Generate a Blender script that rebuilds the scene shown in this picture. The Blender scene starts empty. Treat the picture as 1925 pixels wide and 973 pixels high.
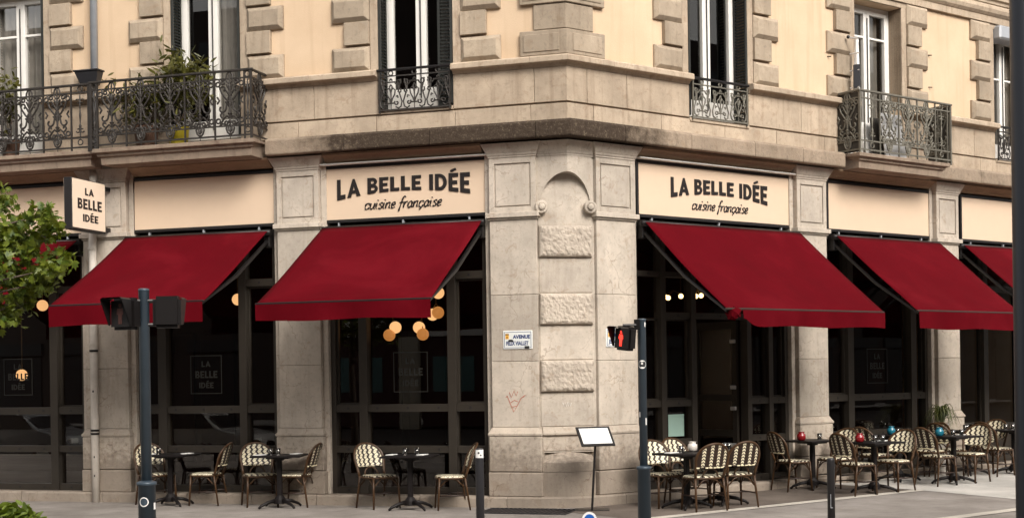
import bpy, bmesh, math, random
from mathutils import Vector, Matrix, noise
random.seed(7)
R_ = math.radians
scn = bpy.context.scene
COL = scn.collection

# ------------------------------------------------------------------ camera
F_PX, CXP, CYP = 2619.445, 962.5, 713.123
YAW, PIT, ROL = -0.297048, -0.002545, -0.01473
CAM = Vector((4.758, -18.2506, 1.75))
DL = 0.633597                                   # the two street fronts meet at 90 + 36.3 degrees
SD, CD = math.sin(DL), math.cos(DL)
fw = Vector((math.sin(YAW)*math.cos(PIT), math.cos(YAW)*math.cos(PIT), math.sin(PIT)))
r0 = fw.cross(Vector((0, 0, 1))).normalized(); u0_ = r0.cross(fw)
rt = r0*math.cos(ROL) + u0_*math.sin(ROL); up = -r0*math.sin(ROL) + u0_*math.cos(ROL)
cam_d = bpy.data.cameras.new('camera'); cam = bpy.data.objects.new('camera', cam_d); COL.objects.link(cam)
M = Matrix.Identity(4)
for i in range(3):
    M[i][0] = rt[i]; M[i][1] = up[i]; M[i][2] = -fw[i]; M[i][3] = CAM[i]
cam.matrix_world = M
cam_d.sensor_width = 36.0; cam_d.lens = F_PX/1925*36.0
cam_d.shift_y = (CYP-486.5)/1925; cam_d.shift_x = 0.0
cam_d.clip_start = 0.1; cam_d.clip_end = 2000
scn.camera = cam

# ------------------------------------------------------------------ sky, sun, exposure
SUN_EL, SUN_AZ = R_(38), Vector((0.69, -0.724))   # towards the sun, soft light through thin cloud
w = bpy.data.worlds.new('World'); scn.world = w; w.use_nodes = True
nt = w.node_tree; nt.nodes.clear()
sky = nt.nodes.new('ShaderNodeTexSky'); sky.sky_type = 'NISHITA'; sky.sun_disc = False
sky.sun_elevation = SUN_EL; sky.sun_rotation = math.atan2(SUN_AZ.x, SUN_AZ.y)
sky.dust_density = 4.0; sky.air_density = 1.0; sky.ozone_density = 0.4
hs = nt.nodes.new('ShaderNodeHueSaturation'); hs.inputs['Saturation'].default_value = 0.16
wm = nt.nodes.new('ShaderNodeMix'); wm.data_type = 'RGBA'; wm.blend_type = 'MULTIPLY'
wm.inputs[0].default_value = 1.0; wm.inputs[7].default_value = (1.0, 0.965, 0.92, 1)
bg = nt.nodes.new('ShaderNodeBackground'); bg.inputs[1].default_value = 0.15
wo = nt.nodes.new('ShaderNodeOutputWorld')
nt.links.new(sky.outputs[0], hs.inputs['Color']); nt.links.new(hs.outputs[0], wm.inputs[6])
nt.links.new(wm.outputs[2], bg.inputs[0]); nt.links.new(bg.outputs[0], wo.inputs[0])
sd = bpy.data.lights.new('sun', 'SUN'); sun = bpy.data.objects.new('sun', sd); COL.objects.link(sun)
sd.energy = 0.95; sd.angle = R_(22); sd.color = (1.0, 0.93, 0.84)
saz = SUN_AZ.normalized(); sdir = Vector((saz.x*math.cos(SUN_EL), saz.y*math.cos(SUN_EL), math.sin(SUN_EL)))
sun.rotation_euler = sdir.to_track_quat('Z', 'Y').to_euler()
scn.view_settings.view_transform = 'Standard'; scn.view_settings.look = 'None'
scn.view_settings.gamma = 1.0; scn.view_settings.use_curve_mapping = False
scn.view_settings.exposure = 1.0
scn.render.engine = 'CYCLES'
scn.render.resolution_x, scn.render.resolution_y = 1024, 517
scn.cycles.max_bounces = 6; scn.cycles.transparent_max_bounces = 12; scn.cycles.caustics_reflective = False
scn.cycles.caustics_refractive = False

# ------------------------------------------------------------------ helpers
class Fac:
    """one street front: u along it from the corner, d outward, z up"""
    def __init__(s, k): s.k = k
    def P(s, u, d, z):
        return Vector((-u, -d, z)) if s.k == 'L' else Vector((u*SD+d*CD, u*CD-d*SD, z))
L, R = Fac('L'), Fac('R')
def corner(d, z): return Vector((d*(1-SD)/CD, -d, z))
def gz(x, y):
    v = x*SD+y*CD
    return -0.045+0.006*max(0.0, min(v-0.5, 12))
class I:
    P = staticmethod(lambda u, d, z: Vector((u, d, z)))

class MB:
    def __init__(s): s.v = []; s.f = []; s.uv = {}; s.mi = []
    def add(s, vs, fs, m=0):
        o = len(s.v); s.v += [tuple(a) for a in vs]
        for f in fs: s.f.append([o+i for i in f]); s.mi.append(m)
        return o
    def box(s, F, u0, u1, d0, d1, z0, z1, m=0):
        p = [F.P(u, d, z) for z in (z0, z1) for d in (d0, d1) for u in (u0, u1)]
        s.add(p, [(0, 1, 3, 2), (4, 6, 7, 5), (0, 4, 5, 1), (2, 3, 7, 6), (0, 2, 6, 4), (1, 5, 7, 3)], m); return s
    def prism(s, F, poly, d0, d1, m=0):        # poly in (u, z)
        n = len(poly); p = [F.P(u, d0, z) for u, z in poly]+[F.P(u, d1, z) for u, z in poly]
        s.add(p, [list(range(n)), list(range(2*n-1, n-1, -1))]+[(i, (i+1) % n, n+(i+1) % n, n+i) for i in range(n)], m); return s
    def quad(s, a, b, c, d, m=0): s.add([a, b, c, d], [(0, 1, 2, 3)], m); return s
    def frustum(s, F, u0, u1, d0, d1, z0, z1, ins, m=0):   # block with sloping sides
        a = [F.P(u0, d0, z0), F.P(u1, d0, z0), F.P(u1, d0, z1), F.P(u0, d0, z1)]
        c = [F.P(u0+ins, d1, z0+ins), F.P(u1-ins, d1, z0+ins), F.P(u1-ins, d1, z1-ins), F.P(u0+ins, d1, z1-ins)]
        s.add(a+c, [(0, 1, 2, 3), (7, 6, 5, 4), (0, 4, 5, 1), (1, 5, 6, 2), (2, 6, 7, 3), (3, 7, 4, 0)], m); return s
    def tube(s, pts, r, n=6, closed=False, flat=1.0, cap=True, m=0):
        pts = [Vector(p) for p in pts]; k = len(pts); rs = r if isinstance(r, (list, tuple)) else [r]*k
        o = len(s.v); ref = None
        for i, p in enumerate(pts):
            if closed: t = pts[(i+1) % k]-pts[i-1]
            else: t = pts[min(i+1, k-1)]-pts[max(i-1, 0)]
            if t.length < 1e-9: t = Vector((0, 0, 1))
            t.normalize()
            if ref is None:
                ref = Vector((0, 0, 1)) if abs(t.z) < .9 else Vector((0, 1, 0))
            ref = (ref-t*ref.dot(t))
            if ref.length < 1e-6: ref = t.orthogonal()
            ref.normalize(); b = t.cross(ref)
            for j in range(n):
                a = 2*math.pi*j/n
                s.v.append(tuple(p+ref*math.cos(a)*rs[i]+b*math.sin(a)*rs[i]*flat))
        for i in range(k if closed else k-1):
            for j in range(n):
                a = o+i*n+j; b_ = o+i*n+(j+1) % n; c = o+((i+1) % k)*n+(j+1) % n; d = o+((i+1) % k)*n+j
                s.f.append([a, b_, c, d]); s.mi.append(m)
        if cap and not closed:
            s.f.append([o+j for j in range(n)][::-1]); s.mi.append(m)
            s.f.append([o+(k-1)*n+j for j in range(n)]); s.mi.append(m)
        return s
    def lathe(s, prof, n=16, c=(0, 0, 0), sx=1, sy=1, m=0, ax=None):
        o = len(s.v); c = Vector(c)
        for r, z in prof:
            for j in range(n):
                a = 2*math.pi*j/n; q = Vector((r*math.cos(a)*sx, r*math.sin(a)*sy, z))
                if ax is not None: q = ax @ q
                s.v.append(tuple(c+q))
        for i in range(len(prof)-1):
            for j in range(n):
                s.f.append([o+i*n+j, o+i*n+(j+1) % n, o+(i+1)*n+(j+1) % n, o+(i+1)*n+j]); s.mi.append(m)
        s.f.append([o+j for j in range(n)][::-1]); s.mi.append(m)
        e = o+(len(prof)-1)*n; s.f.append([e+j for j in range(n)]); s.mi.append(m)
        return s
    def sphere(s, c, r, n=14, k=9, sz=1, m=0):
        return s.lathe([(max(1e-4, r*math.sin(math.pi*i/k)), -r*sz*math.cos(math.pi*i/k)) for i in range(k+1)], n, c, m=m)
    def sweep(s, path, prof, capends=True, m=0):
        rows = [[p(d, z) for d, z in prof] for p in path]; o = len(s.v); n = len(prof)
        for r in rows: s.v += [tuple(q) for q in r]
        for i in range(len(rows)-1):
            for j in range(n):
                s.f.append([o+i*n+j, o+i*n+(j+1) % n, o+(i+1)*n+(j+1) % n, o+(i+1)*n+j]); s.mi.append(m)
        if capends:
            s.f.append([o+j for j in range(n)]); s.mi.append(m)
            e = o+(len(rows)-1)*n; s.f.append([e+j for j in range(n)][::-1]); s.mi.append(m)
        return s
    def mesh(s, name, bevel=0, seg=1, smooth=False, jit=0, recalc=True):
        me = bpy.data.meshes.new(name); me.from_pydata(s.v, [], s.f)
        for p, i in zip(me.polygons, s.mi): p.material_index = i
        if s.uv:
            ul = me.uv_layers.new(name='UVMap')
            for lp in me.loops: ul.data[lp.index].uv = s.uv.get(lp.vertex_index, (0, 0))
        bm = bmesh.new(); bm.from_mesh(me)
        if recalc: bmesh.ops.recalc_face_normals(bm, faces=bm.faces)
        if bevel:
            bmesh.ops.bevel(bm, geom=list(bm.edges), offset=bevel, segments=seg, affect='EDGES', clamp_overlap=True)
        if jit:
            for v in bm.verts: v.co += Vector((random.uniform(-jit, jit), random.uniform(-jit, jit), random.uniform(-jit, jit)))
        bm.to_mesh(me); bm.free()
        if smooth:
            for p in me.polygons: p.use_smooth = True
        return me
    def build(s, name, mat, parent=None, **k):
        me = s.mesh(name, **k); o = bpy.data.objects.new(name, me); COL.objects.link(o)
        for m in (mat if isinstance(mat, (list, tuple)) else [mat]): me.materials.append(m)
        if parent: o.parent = parent
        return o

def tag(o, label=None, cat=None, group=None, kind=None):
    if label: o['label'] = label
    if cat: o['category'] = cat
    if group: o['group'] = group
    if kind: o['kind'] = kind
    return o
def thing(name, label, cat, loc=(0, 0, 0), rz=0, group=None):
    o = bpy.data.objects.new(name, None); COL.objects.link(o); o.location = loc; o.rotation_euler = (0, 0, rz)
    o.empty_display_size = .1
    return tag(o, label, cat, group)
def dup(o, loc, rz=0, label=None, group=None, parent=None):
    c = o.copy(); COL.objects.link(c)
    if parent is not None: c.parent = parent
    else:
        c.location = loc; c.rotation_euler = (0, 0, rz)
        if label: c['label'] = label
        if group: c['group'] = group
    for ch in o.children: dup(ch, None, 0, None, None, c)
    return c
def inst(name, me, parent, mw=None):
    o = bpy.data.objects.new(name, me); COL.objects.link(o); o.parent = parent
    if mw is not None: o.matrix_local = mw
    return o

# ------------------------------------------------------------------ materials
def srgb(r, g, b):
    f = lambda c: (c/255/12.92) if c/255 <= .04045 else ((c/255+.055)/1.055)**2.4
    return (f(r), f(g), f(b))
def newmat(name):
    m = bpy.data.materials.new(name); m.use_nodes = True
    return m, m.node_tree, m.node_tree.nodes['Principled BSDF']
def N(t, typ, **k):
    n = t.nodes.new(typ)
    for a, b in k.items():
        if a in n.inputs: n.inputs[a].default_value = b
        else: setattr(n, a, b)
    return n
def plain(name, col, rough=.5, metal=0, spec=.5, emit=None, es=0, bump=0, bs=200, var=0, coat=0):
    m, t, b = newmat(name)
    b.inputs['Base Color'].default_value = (*col, 1); b.inputs['Roughness'].default_value = rough
    b.inputs['Metallic'].default_value = metal; b.inputs['Specular IOR Level'].default_value = spec
    b.inputs['Coat Weight'].default_value = coat
    if emit: b.inputs['Emission Color'].default_value = (*emit, 1); b.inputs['Emission Strength'].default_value = es
    if bump or var:
        tc = N(t, 'ShaderNodeTexCoord'); no = N(t, 'ShaderNodeTexNoise', Scale=bs, Detail=4.0)
        t.links.new(tc.outputs['Object'], no.inputs['Vector'])
        if bump:
            bp = N(t, 'ShaderNodeBump', Strength=bump, Distance=.01); t.links.new(no.outputs[0], bp.inputs['Height']); t.links.new(bp.outputs[0], b.inputs['Normal'])
        if var:
            n2 = N(t, 'ShaderNodeTexNoise', Scale=7.0, Detail=6.0); t.links.new(tc.outputs['Object'], n2.inputs['Vector'])
            mx = N(t, 'ShaderNodeMix', data_type='RGBA'); mx.inputs[6].default_value = (*[c*(1-var) for c in col], 1); mx.inputs[7].default_value = (*[min(1, c*(1+var)) for c in col], 1)
            t.links.new(n2.outputs[0], mx.inputs[0]); t.links.new(mx.outputs[2], b.inputs['Base Color'])
    return m
def ramp(t, src, stops):
    r = N(t, 'ShaderNodeValToRGB'); e = r.color_ramp.elements
    while len(e) < len(stops): e.new(.5)
    for x, (p, c) in zip(e, stops): x.position = p; x.color = (c, c, c, 1) if not isinstance(c, (tuple, list)) else (*c, 1)
    t.links.new(src, r.inputs[0]); return r
def mixc(t, fac, a, b, mode='MIX'):
    m = N(t, 'ShaderNodeMix', data_type='RGBA', blend_type=mode)
    for i, x in ((0, fac), (6, a), (7, b)):
        if hasattr(x, 'links'): t.links.new(x, m.inputs[i])
        else: m.inputs[i].default_value = x if i == 0 else (*x, 1)
    return m.outputs[2]
def stone(name, col, dirt=(.16, .11, .07), blotch=.5, streak=.5, bump=.35, pits=.5, rnd=.12, lichen=None, grime_low=0, cracks=0):
    """weathered masonry: cloudy colour, rain streaks, pits, per-stone tone"""
    m, t, b = newmat(name); lk = t.links.new
    g = N(t, 'ShaderNodeNewGeometry'); pos = g.outputs['Position']
    n1 = N(t, 'ShaderNodeTexNoise', Scale=2.3, Detail=7.0, Roughness=.62); lk(pos, n1.inputs['Vector'])
    n2 = N(t, 'ShaderNodeTexNoise', Scale=17.0, Detail=5.0, Roughness=.6); lk(pos, n2.inputs['Vector'])
    mp = N(t, 'ShaderNodeMapping'); mp.inputs['Scale'].default_value = (6.5, 6.5, .55); lk(pos, mp.inputs[0])
    n3 = N(t, 'ShaderNodeTexNoise', Scale=1.6, Detail=6.0, Roughness=.6); lk(mp.outputs[0], n3.inputs['Vector'])
    c = mixc(t, ramp(t, n1.outputs[0], [(.30, 0), (.72, 1)]).outputs[0], tuple(x*(1-.25*blotch) for x in col), tuple(min(1, x*(1+.16*blotch)) for x in col))
    c = mixc(t, ramp(t, n2.outputs[0], [(.54, 0), (.74, .65*blotch)]).outputs[0], c, tuple(x*.55 for x in col))
    n5 = N(t, 'ShaderNodeTexNoise', Scale=5.5, Detail=9.0, Roughness=.72, Distortion=.6); lk(pos, n5.inputs['Vector'])
    c = mixc(t, ramp(t, n5.outputs[0], [(.56, 0), (.64, .42*blotch)]).outputs[0], c, (dirt[0]*1.7, dirt[1]*1.7, dirt[2]*1.7))
    c = mixc(t, ramp(t, n5.outputs[0], [(.30, .45*blotch), (.40, 0)]).outputs[0], c, tuple(min(1, x*1.22) for x in col))
    c = mixc(t, ramp(t, n3.outputs[0], [(.52, 0), (.78, .62*streak)]).outputs[0], c, dirt)
    vo = N(t, 'ShaderNodeTexNoise', Scale=60.0, Detail=3.0, Roughness=.7); lk(pos, vo.inputs['Vector'])
    c = mixc(t, ramp(t, vo.outputs[0], [(.62, 0), (.74, .45*pits)]).outputs[0], c, tuple(x*.4 for x in dirt))
    if cracks:
        nd = N(t, 'ShaderNodeTexNoise', Scale=3.0, Detail=5.0); lk(pos, nd.inputs['Vector'])
        va = N(t, 'ShaderNodeVectorMath', operation='MULTIPLY_ADD'); lk(nd.outputs[1], va.inputs[0]); va.inputs[1].default_value = (.55, .55, .55); lk(pos, va.inputs[2])
        vk = N(t, 'ShaderNodeTexVoronoi', feature='DISTANCE_TO_EDGE', Scale=2.1); lk(va.outputs[0], vk.inputs['Vector'])
        cf = N(t, 'ShaderNodeMath', operation='MULTIPLY'); lk(ramp(t, vk.outputs[0], [(0, 1), (.016, 0)]).outputs[0], cf.inputs[0]); lk(ramp(t, n1.outputs[0], [(.48, 0), (.56, cracks)]).outputs[0], cf.inputs[1])
        c = mixc(t, cf.outputs[0], c, (.16, .11, .075))
    oi = N(t, 'ShaderNodeObjectInfo')
    mr = N(t, 'ShaderNodeMapRange'); mr.inputs[3].default_value = 1-rnd; mr.inputs[4].default_value = 1+rnd*.6; lk(oi.outputs['Random'], mr.inputs[0])
    cm = N(t, 'ShaderNodeCombineColor'); [lk(mr.outputs[0], cm.inputs[i]) for i in range(3)]
    c = mixc(t, 1.0, c, cm.outputs[0], 'MULTIPLY')
    if grime_low:
        sx = N(t, 'ShaderNodeSeparateXYZ'); lk(pos, sx.inputs[0])
        ad = N(t, 'ShaderNodeMath', operation='MULTIPLY_ADD'); lk(n2.outputs[0], ad.inputs[0]); ad.inputs[1].default_value = -1.1; lk(sx.outputs[2], ad.inputs[2])
        c = mixc(t, ramp(t, ad.outputs[0], [(0.0, grime_low), (.32, 0)]).outputs[0], c, (.075, .05, .035))
    if lichen:
        sx = N(t, 'ShaderNodeSeparateXYZ'); lk(pos, sx.inputs[0])
        ml = N(t, 'ShaderNodeTexNoise', Scale=1.1, Detail=8.0, Roughness=.75); lk(pos, ml.inputs['Vector'])
        a1 = N(t, 'ShaderNodeMapRange'); a1.inputs[1].default_value = lichen[0]-1.0; a1.inputs[2].default_value = lichen[0]+1.2; lk(sx.outputs[0], a1.inputs[0])
        a2 = N(t, 'ShaderNodeMapRange'); a2.inputs[1].default_value = lichen[1]+.5; a2.inputs[2].default_value = lichen[1]-.35; lk(sx.outputs[0], a2.inputs[0])
        mm = N(t, 'ShaderNodeMath', operation='MULTIPLY'); lk(a1.outputs[0], mm.inputs[0]); lk(a2.outputs[0], mm.inputs[1])
        sm = N(t, 'ShaderNodeMath', operation='MULTIPLY_ADD'); lk(mm.outputs[0], sm.inputs[0]); sm.inputs[1].default_value = .42; lk(ml.outputs[0], sm.inputs[2])
        gr = N(t, 'ShaderNodeTexVoronoi', Scale=26.0); lk(pos, gr.inputs['Vector'])
        gn = N(t, 'ShaderNodeTexNoise', Scale=34.0, Detail=6.0, Roughness=.8); lk(pos, gn.inputs['Vector'])
        gcol = mixc(t, ramp(t, gn.outputs[0], [(.52, 0), (.66, .85)]).outputs[0], (.042, .029, .020), (.23, .185, .13))
        gcol = mixc(t, ramp(t, n2.outputs[0], [(.5, 0), (.62, .8)]).outputs[0], gcol, (.030, .020, .015))
        c = mixc(t, ramp(t, sm.outputs[0], [(.56, 0), (.80, .97)]).outputs[0], c, gcol)
    lk(c, b.inputs['Base Color']); b.inputs['Roughness'].default_value = .93; b.inputs['Specular IOR Level'].default_value = .2
    h = N(t, 'ShaderNodeMath', operation='MULTIPLY_ADD'); lk(vo.outputs[0], h.inputs[0]); h.inputs[1].default_value = .45; lk(n2.outputs[0], h.inputs[2])
    bp = N(t, 'ShaderNodeBump', Strength=bump, Distance=.012); lk(h.outputs[0], bp.inputs['Height']); lk(bp.outputs[0], b.inputs['Normal'])
    return m
STONE = stone('pale_limestone', (.50, .44, .372), blotch=.85, streak=.45, cracks=.5)
STONE_LOW = stone('grimy_limestone', (.47, .405, .335), blotch=.8, streak=.35, grime_low=.42, pits=.9, cracks=.6)
STONE_UP = stone('warm_limestone', (.445, .358, .27), blotch=.85, streak=.9, cracks=.3, dirt=(.15, .095, .06))
STONE_Q = stone('quoin_limestone', (.37, .302, .228), blotch=.9, streak=.8, cracks=.3, rnd=.14)
STONE_ROUGH = stone('hewn_limestone', (.455, .395, .33), blotch=.7, streak=.2, bump=.7)
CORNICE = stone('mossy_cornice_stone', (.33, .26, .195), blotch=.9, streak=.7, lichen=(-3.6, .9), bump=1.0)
SLAB = stone('balcony_slab_stone', (.27, .21, .16), blotch=.9, streak=1.0, dirt=(.10, .06, .045))  # stained stone, darkened further so its colour carries the shade of the soffit
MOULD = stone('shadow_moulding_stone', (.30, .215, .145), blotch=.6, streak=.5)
def stucco():
    m, t, b = newmat('cream_render'); lk = t.links.new
    pos = N(t, 'ShaderNodeNewGeometry').outputs['Position']
    n1 = N(t, 'ShaderNodeTexNoise', Scale=1.1, Detail=6.0, Roughness=.6); lk(pos, n1.inputs['Vector'])
    mp = N(t, 'ShaderNodeMapping'); mp.inputs['Scale'].default_value = (5, 5, .35); lk(pos, mp.inputs[0])
    n3 = N(t, 'ShaderNodeTexNoise', Scale=1.3, Detail=5.0); lk(mp.outputs[0], n3.inputs['Vector'])
    n2 = N(t, 'ShaderNodeTexNoise', Scale=90.0, Detail=4.0); lk(pos, n2.inputs['Vector'])
    c = mixc(t, ramp(t, n1.outputs[0], [(.3, 0), (.7, 1)]).outputs[0], (.55, .41, .28), (.645, .495, .35))
    c = mixc(t, ramp(t, n3.outputs[0], [(.52, 0), (.78, .42)]).outputs[0], c, (.40, .27, .17))
    c = mixc(t, ramp(t, n2.outputs[0], [(.4, .10), (.6, 0)]).outputs[0], c, (.5, .33, .18))
    lk(c, b.inputs['Base Color']); b.inputs['Roughness'].default_value = .95; b.inputs['Specular IOR Level'].default_value = .15
    bp = N(t, 'ShaderNodeBump', Strength=.4, Distance=.006); lk(n2.outputs[0], bp.inputs['Height']); lk(bp.outputs[0], b.inputs['Normal'])
    return m
STUCCO = stucco()
def ground_mat(name, a, c2, spots=.4, speck=170.0):
    m, t, b = newmat(name); lk = t.links.new
    pos = N(t, 'ShaderNodeNewGeometry').outputs['Position']
    n1 = N(t, 'ShaderNodeTexNoise', Scale=.9, Detail=8.0, Roughness=.65); lk(pos, n1.inputs['Vector'])
    n2 = N(t, 'ShaderNodeTexNoise', Scale=speck, Detail=2.0); lk(pos, n2.inputs['Vector'])
    n4 = N(t, 'ShaderNodeTexNoise', Scale=5.0, Detail=6.0); lk(pos, n4.inputs['Vector'])
    c = mixc(t, ramp(t, n1.outputs[0], [(.36, 0), (.64, 1)]).outputs[0], tuple(x*.86 for x in a), c2)
    c = mixc(t, ramp(t, n2.outputs[0], [(.35, .5), (.5, 0)]).outputs[0], c, tuple(x*.55 for x in a))
    c = mixc(t, ramp(t, n4.outputs[0], [(.56, 0), (.75, spots)]).outputs[0], c, tuple(x*.5 for x in a))
    vs = N(t, 'ShaderNodeTexVoronoi', Scale=4.5, Randomness=1.0); lk(pos, vs.inputs['Vector'])
    c = mixc(t, ramp(t, vs.outputs[0], [(.035, .55), (.06, 0)]).outputs[0], c, tuple(x*.35 for x in a))
    n7 = N(t, 'ShaderNodeTexNoise', Scale=.35, Detail=5.0, Roughness=.6); lk(pos, n7.inputs['Vector'])
    c = mixc(t, ramp(t, n7.outputs[0], [(.5, 0), (.62, .3)]).outputs[0], c, tuple(x*.6 for x in a))
    lk(c, b.inputs['Base Color']); b.inputs['Roughness'].default_value = .9; b.inputs['Specular IOR Level'].default_value = .25
    bp = N(t, 'ShaderNodeBump', Strength=.3, Distance=.006); lk(n2.outputs[0], bp.inputs['Height']); lk(bp.outputs[0], b.inputs['Normal'])
    return m
ASPHALT = ground_mat('road_asphalt', (.085, .08, .075), (.12, .112, .105))
PAVE = ground_mat('worn_pavement_asphalt', (.235, .208, .186), (.33, .30, .275))
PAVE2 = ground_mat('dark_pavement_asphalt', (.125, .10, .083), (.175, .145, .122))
CONC = ground_mat('pale_concrete', (.44, .42, .385), (.58, .55, .51), .25)
KERB = ground_mat('pale_kerb_stone', (.50, .46, .40), (.62, .57, .50), .3, 60.)
RAIL = plain('weathered_wrought_iron', (.030, .025, .021), .55, .3, bump=.4, bs=120, var=.35)
RAIL_R = plain('grey_green_iron', (.135, .125, .10), .6, .2, bump=.4, bs=120, var=.35)
FRAME = plain('bronze_grey_metal', (.040, .033, .026), .42, .35, var=.15)
BLACKM = plain('black_metal', (.012, .010, .010), .4, .3)
BLACK = plain('black_paint', (.009, .007, .007), .5)
SIGNF = plain('cream_sign_sheet', (.655, .505, .37), .55, bump=.12, bs=400, var=.03)
BLADEF = plain('pale_sign_sheet', (.80, .66, .52), .5)
LETTER = plain('dark_letter', (.010, .006, .005), .5)
WHITEP = plain('white_painted_wood', (.74, .72, .68), .45, var=.06)
SHUT = plain('dark_green_shutter', (.016, .017, .014), .55)
ZINC = plain('grey_zinc', (.42, .44, .47), .45, .4, var=.15)
PIPEM = plain('chipped_cream_pipe', (.60, .55, .49), .55, var=.25, bump=.25, bs=30)
PIPEG = plain('grey_upper_pipe', (.30, .32, .35), .4, .3, var=.2)
NAVY = plain('blue_grey_pole_paint', (.045, .066, .088), .38, .2, var=.18)
DARKG = plain('charcoal_paint', (.026, .026, .030), .42, .2, var=.2)
CANE = plain('brown_cane', (.058, .028, .011), .42, var=.4, spec=.35)
CANED = plain('dark_cane', (.026, .012, .007), .45, var=.3)
CREAMW = plain('cream_weave', (.82, .74, .52), .5)
TABLEM = plain('black_table', (.007, .005, .005), .5, 0, .25)
PAPER = plain('white_paper', (.80, .79, .76), .7)
TEALP = plain('pale_green_paper', (.30, .44, .38), .6)
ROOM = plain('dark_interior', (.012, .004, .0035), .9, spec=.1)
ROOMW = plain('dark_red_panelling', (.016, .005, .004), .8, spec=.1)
GOLD = plain('dull_gold_film', (.012, .0102, .0068), .6)
GLOBE = plain('glowing_globe', (.8, .55, .3), .4, emit=(1.0, .56, .24), es=.62)
GLOBE2 = plain('dim_globe', (.45, .24, .09), .4, emit=(1.0, .40, .10), es=.28)
GLOBEW = plain('bright_bulb', (.9, .8, .6), .4, emit=(1.0, .70, .30), es=2.6)
BRASS = plain('dim_brass', (.12, .075, .03), .35, .8)
REDG = plain('red_glazed_pot', (.22, .006, .009), .25, coat=.5)
BLUEG = plain('turquoise_glazed_pot', (.008, .14, .21), .2, coat=.5)
WHITEG = plain('white_glazed_pot', (.62, .58, .53), .2, coat=.5)
YELL = plain('yellow_plastic', (.34, .27, .008), .45)
TERRA = plain('brown_pot', (.10, .05, .03), .7)
BARK = plain('bark', (.10, .075, .055), .9, bump=.8, bs=40, var=.3)
ALU = plain('aluminium', (.62, .61, .60), .35, .5)
STICK = plain('white_sticker', (.78, .77, .75), .5)
STICKD = plain('sticker_ink', (.02, .02, .022), .5)
ENAM = plain('white_enamel', (.74, .76, .74), .25, coat=.3)
INKB = plain('blue_enamel', (.025, .05, .16), .4)
AMBER = plain('amber_crest', (.75, .40, .06), .4)
TAGRED = plain('red_spray_paint', (.45, .13, .085), .8)
TAGWH = plain('white_spray_paint', (.75, .73, .70), .8)
BLUEDISC = plain('blue_sign', (.012, .10, .42), .35)
REDLIT = plain('red_signal_lamp', (.6, .02, .01), .4, emit=(1.0, .035, .02), es=1.3)
LENSOFF = plain('unlit_signal_figure', (.09, .04, .034), .3)
CURT = plain('grey_net_curtain', (.30, .285, .26), .9, var=.25)
SOIL = plain('soil', (.03, .02, .014), .95)

def glass(name, tint, refl=1.0):
    m, t, b = newmat(name); t.nodes.remove(b); lk = t.links.new
    tr = N(t, 'ShaderNodeBsdfTransparent'); tr.inputs[0].default_value = (*tint, 1)
    gl = N(t, 'ShaderNodeBsdfGlossy'); gl.inputs['Roughness'].default_value = 0.0; gl.inputs[0].default_value = (.95, .93, .9, 1)
    fr = N(t, 'ShaderNodeFresnel'); fr.inputs[0].default_value = 1.5
    mu = N(t, 'ShaderNodeMath', operation='MULTIPLY'); mu.inputs[1].default_value = 1.3*refl; lk(fr.outputs[0], mu.inputs[0])
    mx = N(t, 'ShaderNodeMixShader'); lk(mu.outputs[0], mx.inputs[0]); lk(tr.outputs[0], mx.inputs[1]); lk(gl.outputs[0], mx.inputs[2])
    lk(mx.outputs[0], t.nodes['Material Output'].inputs[0]); return m
PANE = glass('shop_glass', (.80, .76, .72))
PANEU = glass('window_glass', (.85, .84, .82)); PANED = glass('door_glass', (.6, .56, .52), .35)
TUMB = glass('drinking_glass', (.93, .94, .95), 2.2)

def weave(name, rear):
    m, t, b = newmat(name); lk = t.links.new
    uv = N(t, 'ShaderNodeUVMap'); sp = N(t, 'ShaderNodeSeparateXYZ'); lk(uv.outputs[0], sp.inputs[0])
    def op(o, *a):
        n = N(t, 'ShaderNodeMath', operation=o)
        for i, x in enumerate(a):
            if hasattr(x, 'links'): lk(x, n.inputs[i])
            else: n.inputs[i].default_value = x
        return n.outputs[0]
    U, V = sp.outputs[0], sp.outputs[1]
    if rear:
        fx = op('FRACT', op('DIVIDE', U, .092)); ctr = op('ABSOLUTE', op('SUBTRACT', fx, .5))
        band = op('LESS_THAN', ctr, .21)
        che = op('GREATER_THAN', op('FRACT', op('ADD', op('DIVIDE', V, .040), op('MULTIPLY', ctr, 2.2))), .38)
        fac = op('MULTIPLY', band, che)
    else:
        tri = op('ABSOLUTE', op('SUBTRACT', op('FRACT', op('DIVIDE', V, .064)), .5))
        x = op('ADD', op('DIVIDE', U, .070), op('MULTIPLY', tri, .62))
        line = op('GREATER_THAN', op('FRACT', x), .42)
        sep = op('GREATER_THAN', op('FRACT', op('ADD', op('DIVIDE', V, .032), op('MULTIPLY', op('FRACT', x), .9))), .14)
        fac = op('MULTIPLY', line, sep)
    c = mixc(t, fac, (.022, .010, .005), (.80, .73, .54))
    lk(c, b.inputs['Base Color']); b.inputs['Roughness'].default_value = .5
    bp = N(t, 'ShaderNodeBump', Strength=.5, Distance=.004); lk(fac, bp.inputs['Height']); lk(bp.outputs[0], b.inputs['Normal'])
    return m
WEF, WER = weave('cream_and_brown_weave', False), weave('brown_weave_with_cream_braid', True)

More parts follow.
